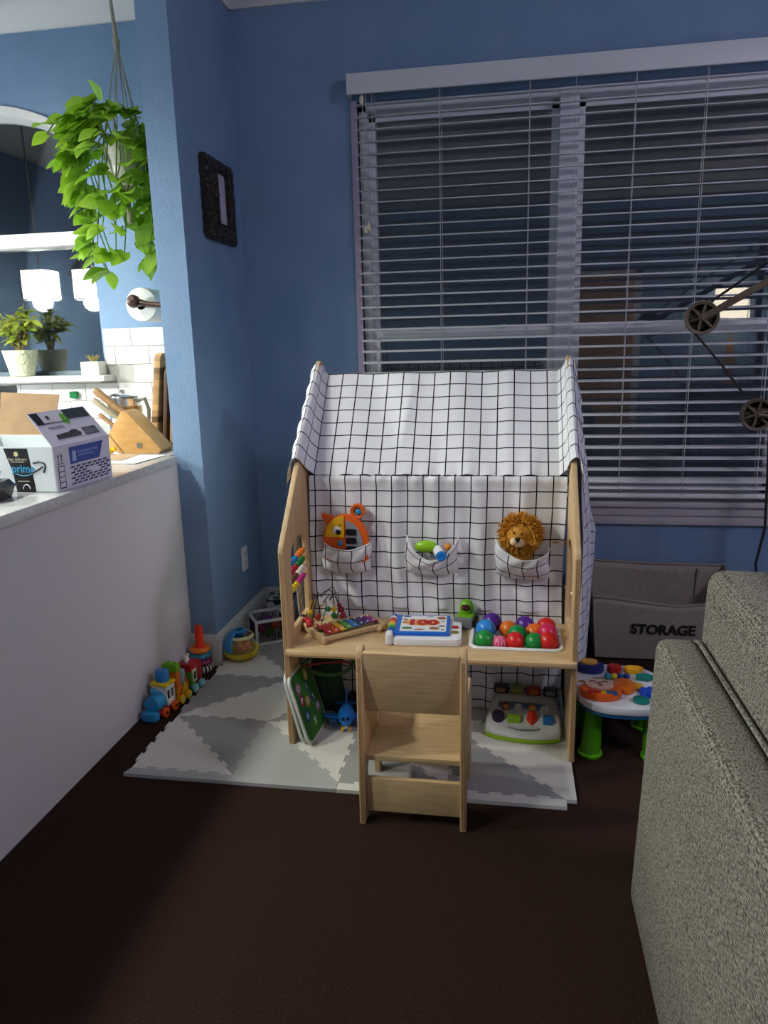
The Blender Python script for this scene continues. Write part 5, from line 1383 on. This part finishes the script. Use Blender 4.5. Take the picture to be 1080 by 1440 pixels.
for k in range(44):
    a = random.uniform(0, 2 * PI)
    drop = random.choice([.02, .08, .14, .22, .30, .38, .44])
    out = random.uniform(.10, .23) if drop < .2 else random.uniform(.09, .17)
    s0 = hp_ + Vector((.05 * math.cos(a), .05 * math.sin(a), .11))
    if random.random() < .55 and drop < .15:
        pts = arcpts(s0, s0 + Vector((out * 1.1 * math.cos(a), out * math.sin(a), .12 - drop)), s0 + Vector((out * .5 * math.cos(a), out * .5 * math.sin(a), .24)), 10)
    else:
        r_ = Vector((out * math.cos(a), out * math.sin(a), 0))
        pts = arcpts(s0, s0 + r_ + Vector((0, 0, -.02)), s0 + r_ * .6 + Vector((0, 0, .10)), 6) + [tuple(s0 + r_ * (1 - .25 * q) + Vector((.02 * math.sin(q * 7 + k), .02 * math.cos(q * 5), -.02 - drop * q))) for q in (.25, .5, .75, 1)]
    if max(p[0] for p in pts) > -PW - .03: 
        pts = [(min(p[0], -PW - .035), p[1], p[2]) for p in pts]
    vines.tube(pts, .0028, 5)
    for i in range(3, len(pts)):
        for rep in range(1 if random.random() < .75 else 2):
            p = Vector(pts[i]); aa = a + random.uniform(-1.3, 1.3)
            if p.y < hp_.y - .02 and abs(p.x - hp_.x) < .085 and -.06 < p.z - hp_.z < .16 and random.random() < .8: continue
            d = Vector((math.cos(aa), math.sin(aa) - .5, random.uniform(-.9, .15)))
            if p.x > -PW - .12: d.x = -abs(d.x)
            if p.y > -.15: d.y = -abs(d.y)
            put_leaf(random.choice(LM), t, p, d, random.uniform(-.7, .7), random.uniform(.8, 1.25)); nleaf += 1
vines.build('vines', M('vine_green', '6a8a2c', .6), t)
for p, d in (((-.41, -.42, 2.33), (-.3, -.2, 1)), ((-.40, -.43, 2.28), (1, -.4, .2))):
    put_leaf(LM[1], t, p, d, .3, .9)

# ------------------------------------------------------------------ kitchen lamps, plus an added living-room light
def lantern(x, y, z0, lab):
    t = thing('lantern_pendant', lab, 'pendant lamp', (x, y, z0), group='glass lantern pendants over the kitchen')
    m = MB(); h = .20; a = .085
    for sx in (-1, 1):
        for sy in (-1, 1): m.box(x + sx * a - .004, x + sx * a + .004, y + sy * a - .004, y + sy * a + .004, z0, z0 + h)
    for z in (z0, z0 + h - .008): m.box(x - a, x + a, y - a - .004, y - a + .004, z, z + .008).box(x - a, x + a, y + a - .004, y + a + .004, z, z + .008).box(x - a - .004, x - a + .004, y - a, y + a, z, z + .008).box(x + a - .004, x + a + .004, y - a, y + a, z, z + .008)
    m.build('cage', GREYMETAL, t)
    MB().box(x - a, x + a, y - a, y + a, z0 + h - .004, z0 + h).build('cap', GREYMETAL, t)
    MB().cyl((x, y, z0 + h), (x, y, HC), .006, seg=10).build('rod', GREYMETAL, t)
    MB().lathe([(.06, 0), (.06, -.02), (.02, -.03)], (x, y, HC - .0005), 20).build('canopy', GREYMETAL, t)
    MB().lathe([(.02, .0), (.05, .03), (.055, .09), (.03, .14), (.015, .16)], (x, y, z0 + .02), 20).build('bulb', M('lit_bulb', (1, .96, .85), .4, emit=45), t)
    for q in range(4):
        mq = Matrix.Translation((x, y, 0)) @ Matrix.Rotation(q * PI / 2, 4, 'Z')
        B(-a + .006, a - .006, a - .002, a + .001, z0 + .010, z0 + h - .010, mx=mq).build('frosted_pane', M('lit_frosted_glass', (.95, .98, 1), .6, emit=12), t)
    lamp('pendant_light', (x, y, z0 - .012), PENDANT_W, KITCHEN_COL, .06, t)
lantern(-1.935, -1.2, 1.69, 'square glass lantern pendant lamp nearer the kitchen wall')
lantern(-1.56, -1.2, 1.68, 'square glass lantern pendant lamp nearer the half wall')
t = thing('dome_pendant', 'dark metal dome pendant lamp hanging between the lanterns', 'pendant lamp', (-1.735, -1.42, 1.865))
MB().lathe([(.104, 0), (.09, .035), (.055, .085), (.03, .105), (.012, .12), (.001, .122)], (-1.735, -1.42, 1.865), 28).build('shade', M('dark_shade', '2e3236', .4), t, solid=.002)
MB().lathe([(.001, 0), (.085, 0), (.085, .006), (.001, .006)], (-1.735, -1.42, 1.872), 24).build('diffuser', M('lit_diffuser', (1, .88, .66), .4, emit=3), t)
MB().cyl((-1.735, -1.42, 1.985), (-1.735, -1.42, HC), .006, seg=10).build('rod', BLACK, t)
MB().lathe([(.07, 0), (.07, -.025), (.02, -.03)], (-1.735, -1.42, HC - .0005), 20).build('canopy', GREYMETAL, t)
for k, (x, y) in enumerate(((-1.35, -.95), (-1.1, -2.0), (-1.1, -3.1))):
    t = thing('recessed_downlight', 'round recessed downlight in the kitchen ceiling ' + ('above the sink counter', 'between two other downlights', 'farthest from the sink window')[k], 'downlight', (x, y, HC - .012), group='recessed kitchen downlights')
    MB().lathe([(.085, 0), (.085, -.006), (.068, -.008), (.068, 0)], (x, y, HC - .0005), 28).build('trim_ring', WHITEP, t)
    MB().lathe([(.001, -.003), (.066, -.003), (.066, -.001), (.001, -.001)], (x, y, HC - .0005), 24).build('lens', M('lit_lens', (1, .97, .86), .4, emit=12), t)
    lamp('downlight', (x, y, HC - .04), (KITCHEN_W * .8, KITCHEN_W * 1.9, KITCHEN_W * 2.1)[k], KITCHEN_COL, .16, t, spot=math.radians(150))
t = thing('added_ceiling_light', 'round flush ceiling light with a glowing glass bowl in the living room', 'ceiling light', (3.95, -2.9, HC - .12))  # unseen fixture added to carry the living-room fill light
MB().lathe([(.18, 0), (.18, -.03), (.16, -.035)], (3.95, -2.9, HC - .0005), 32).build('canopy', GREYMETAL, t)
MB().lathe([(.16, -.036), (.155, -.06), (.12, -.095), (.06, -.112), (.001, -.116)], (3.95, -2.9, HC), 32).build('glass_bowl', M('lit_bowl', (1, .92, .96), .4, emit=6), t)
lamp('added_bowl_light', (3.95, -2.9, HC - .20), LIVING_W, LIVING_COL, .16, t)

# rear of the room (mirrored in the night window; console and lamp are made up)
dr = thing('door_1', None, None, (2.2, YR + .03, 0), **ST)
OAK = M('oak_door', 'b8803a', .45, col2='c8914a', scale=8, stretch=(8, 8, 1))
MB().box(1.80, 2.62, YR + .001, YR + .04, 0, 2.05, .004).build('door_leaf', OAK, dr)
for x0 in (1.88, 2.26):
    for z0, z1 in ((.15, .85), (1.0, 1.55), (1.65, 1.95)):
        B(x0, x0 + .28, YR + .041, YR + .050, z0, z1, .004).build('door_panel', OAK, dr)
MB().sph((2.56, YR + .085, .98), .03, 14, 10).cyl((2.56, YR + .04, .98), (2.56, YR + .08, .98), .012).build('door_knob', M('brass', 'a88a58', .3, metal=1), dr)
MB().box(1.72, 1.80, YR + .001, YR + .03, 0, 2.13).box(2.62, 2.70, YR + .001, YR + .03, 0, 2.13).box(1.72, 2.70, YR + .001, YR + .03, 2.05, 2.13).build('door_casing', WHITE, dr)
t = thing('added_console_table', 'dark wooden console table against the rear wall carrying a lamp', 'table', (3.6, YR + .25, 0))  # made-up stand for the added lamp
DKW = M('dark_stained_wood', '2a1c16', .5)
B(3.15, 4.05, YR + .03, YR + .43, .78, .82, .004).build('table_top', DKW, t)
for x in (3.18, 3.98):
    for y in (YR + .06, YR + .36): B(x, x + .05, y, y + .05, 0, .78).build('leg', DKW, t)
t = thing('added_table_lamp', 'lit table lamp with a pale drum shade on the console table', 'lamp', (3.62, YR + .23, .8205))  # made up for the bright window reflection and frontal light on the blind
MB().lathe([(.001, 0), (.08, 0), (.08, .015), (.02, .03), (.05, .12), (.065, .28), (.03, .45), (.012, .50), (.012, .72)], (3.62, YR + .23, .8205), 24).build('lamp_base', M('amber_ceramic', 'b07a3a', .3), t)
MB().lathe([(.20, 0), (.165, .42)], (3.62, YR + .23, 1.44), 32).build('lamp_shade', M('lit_shade', (1, .95, .85), .8, emit=4), t, solid=.002)
lamp('added_lamp_light', (3.62, YR + .23, 1.62), 80, (.95, .88, .95), .05, t)
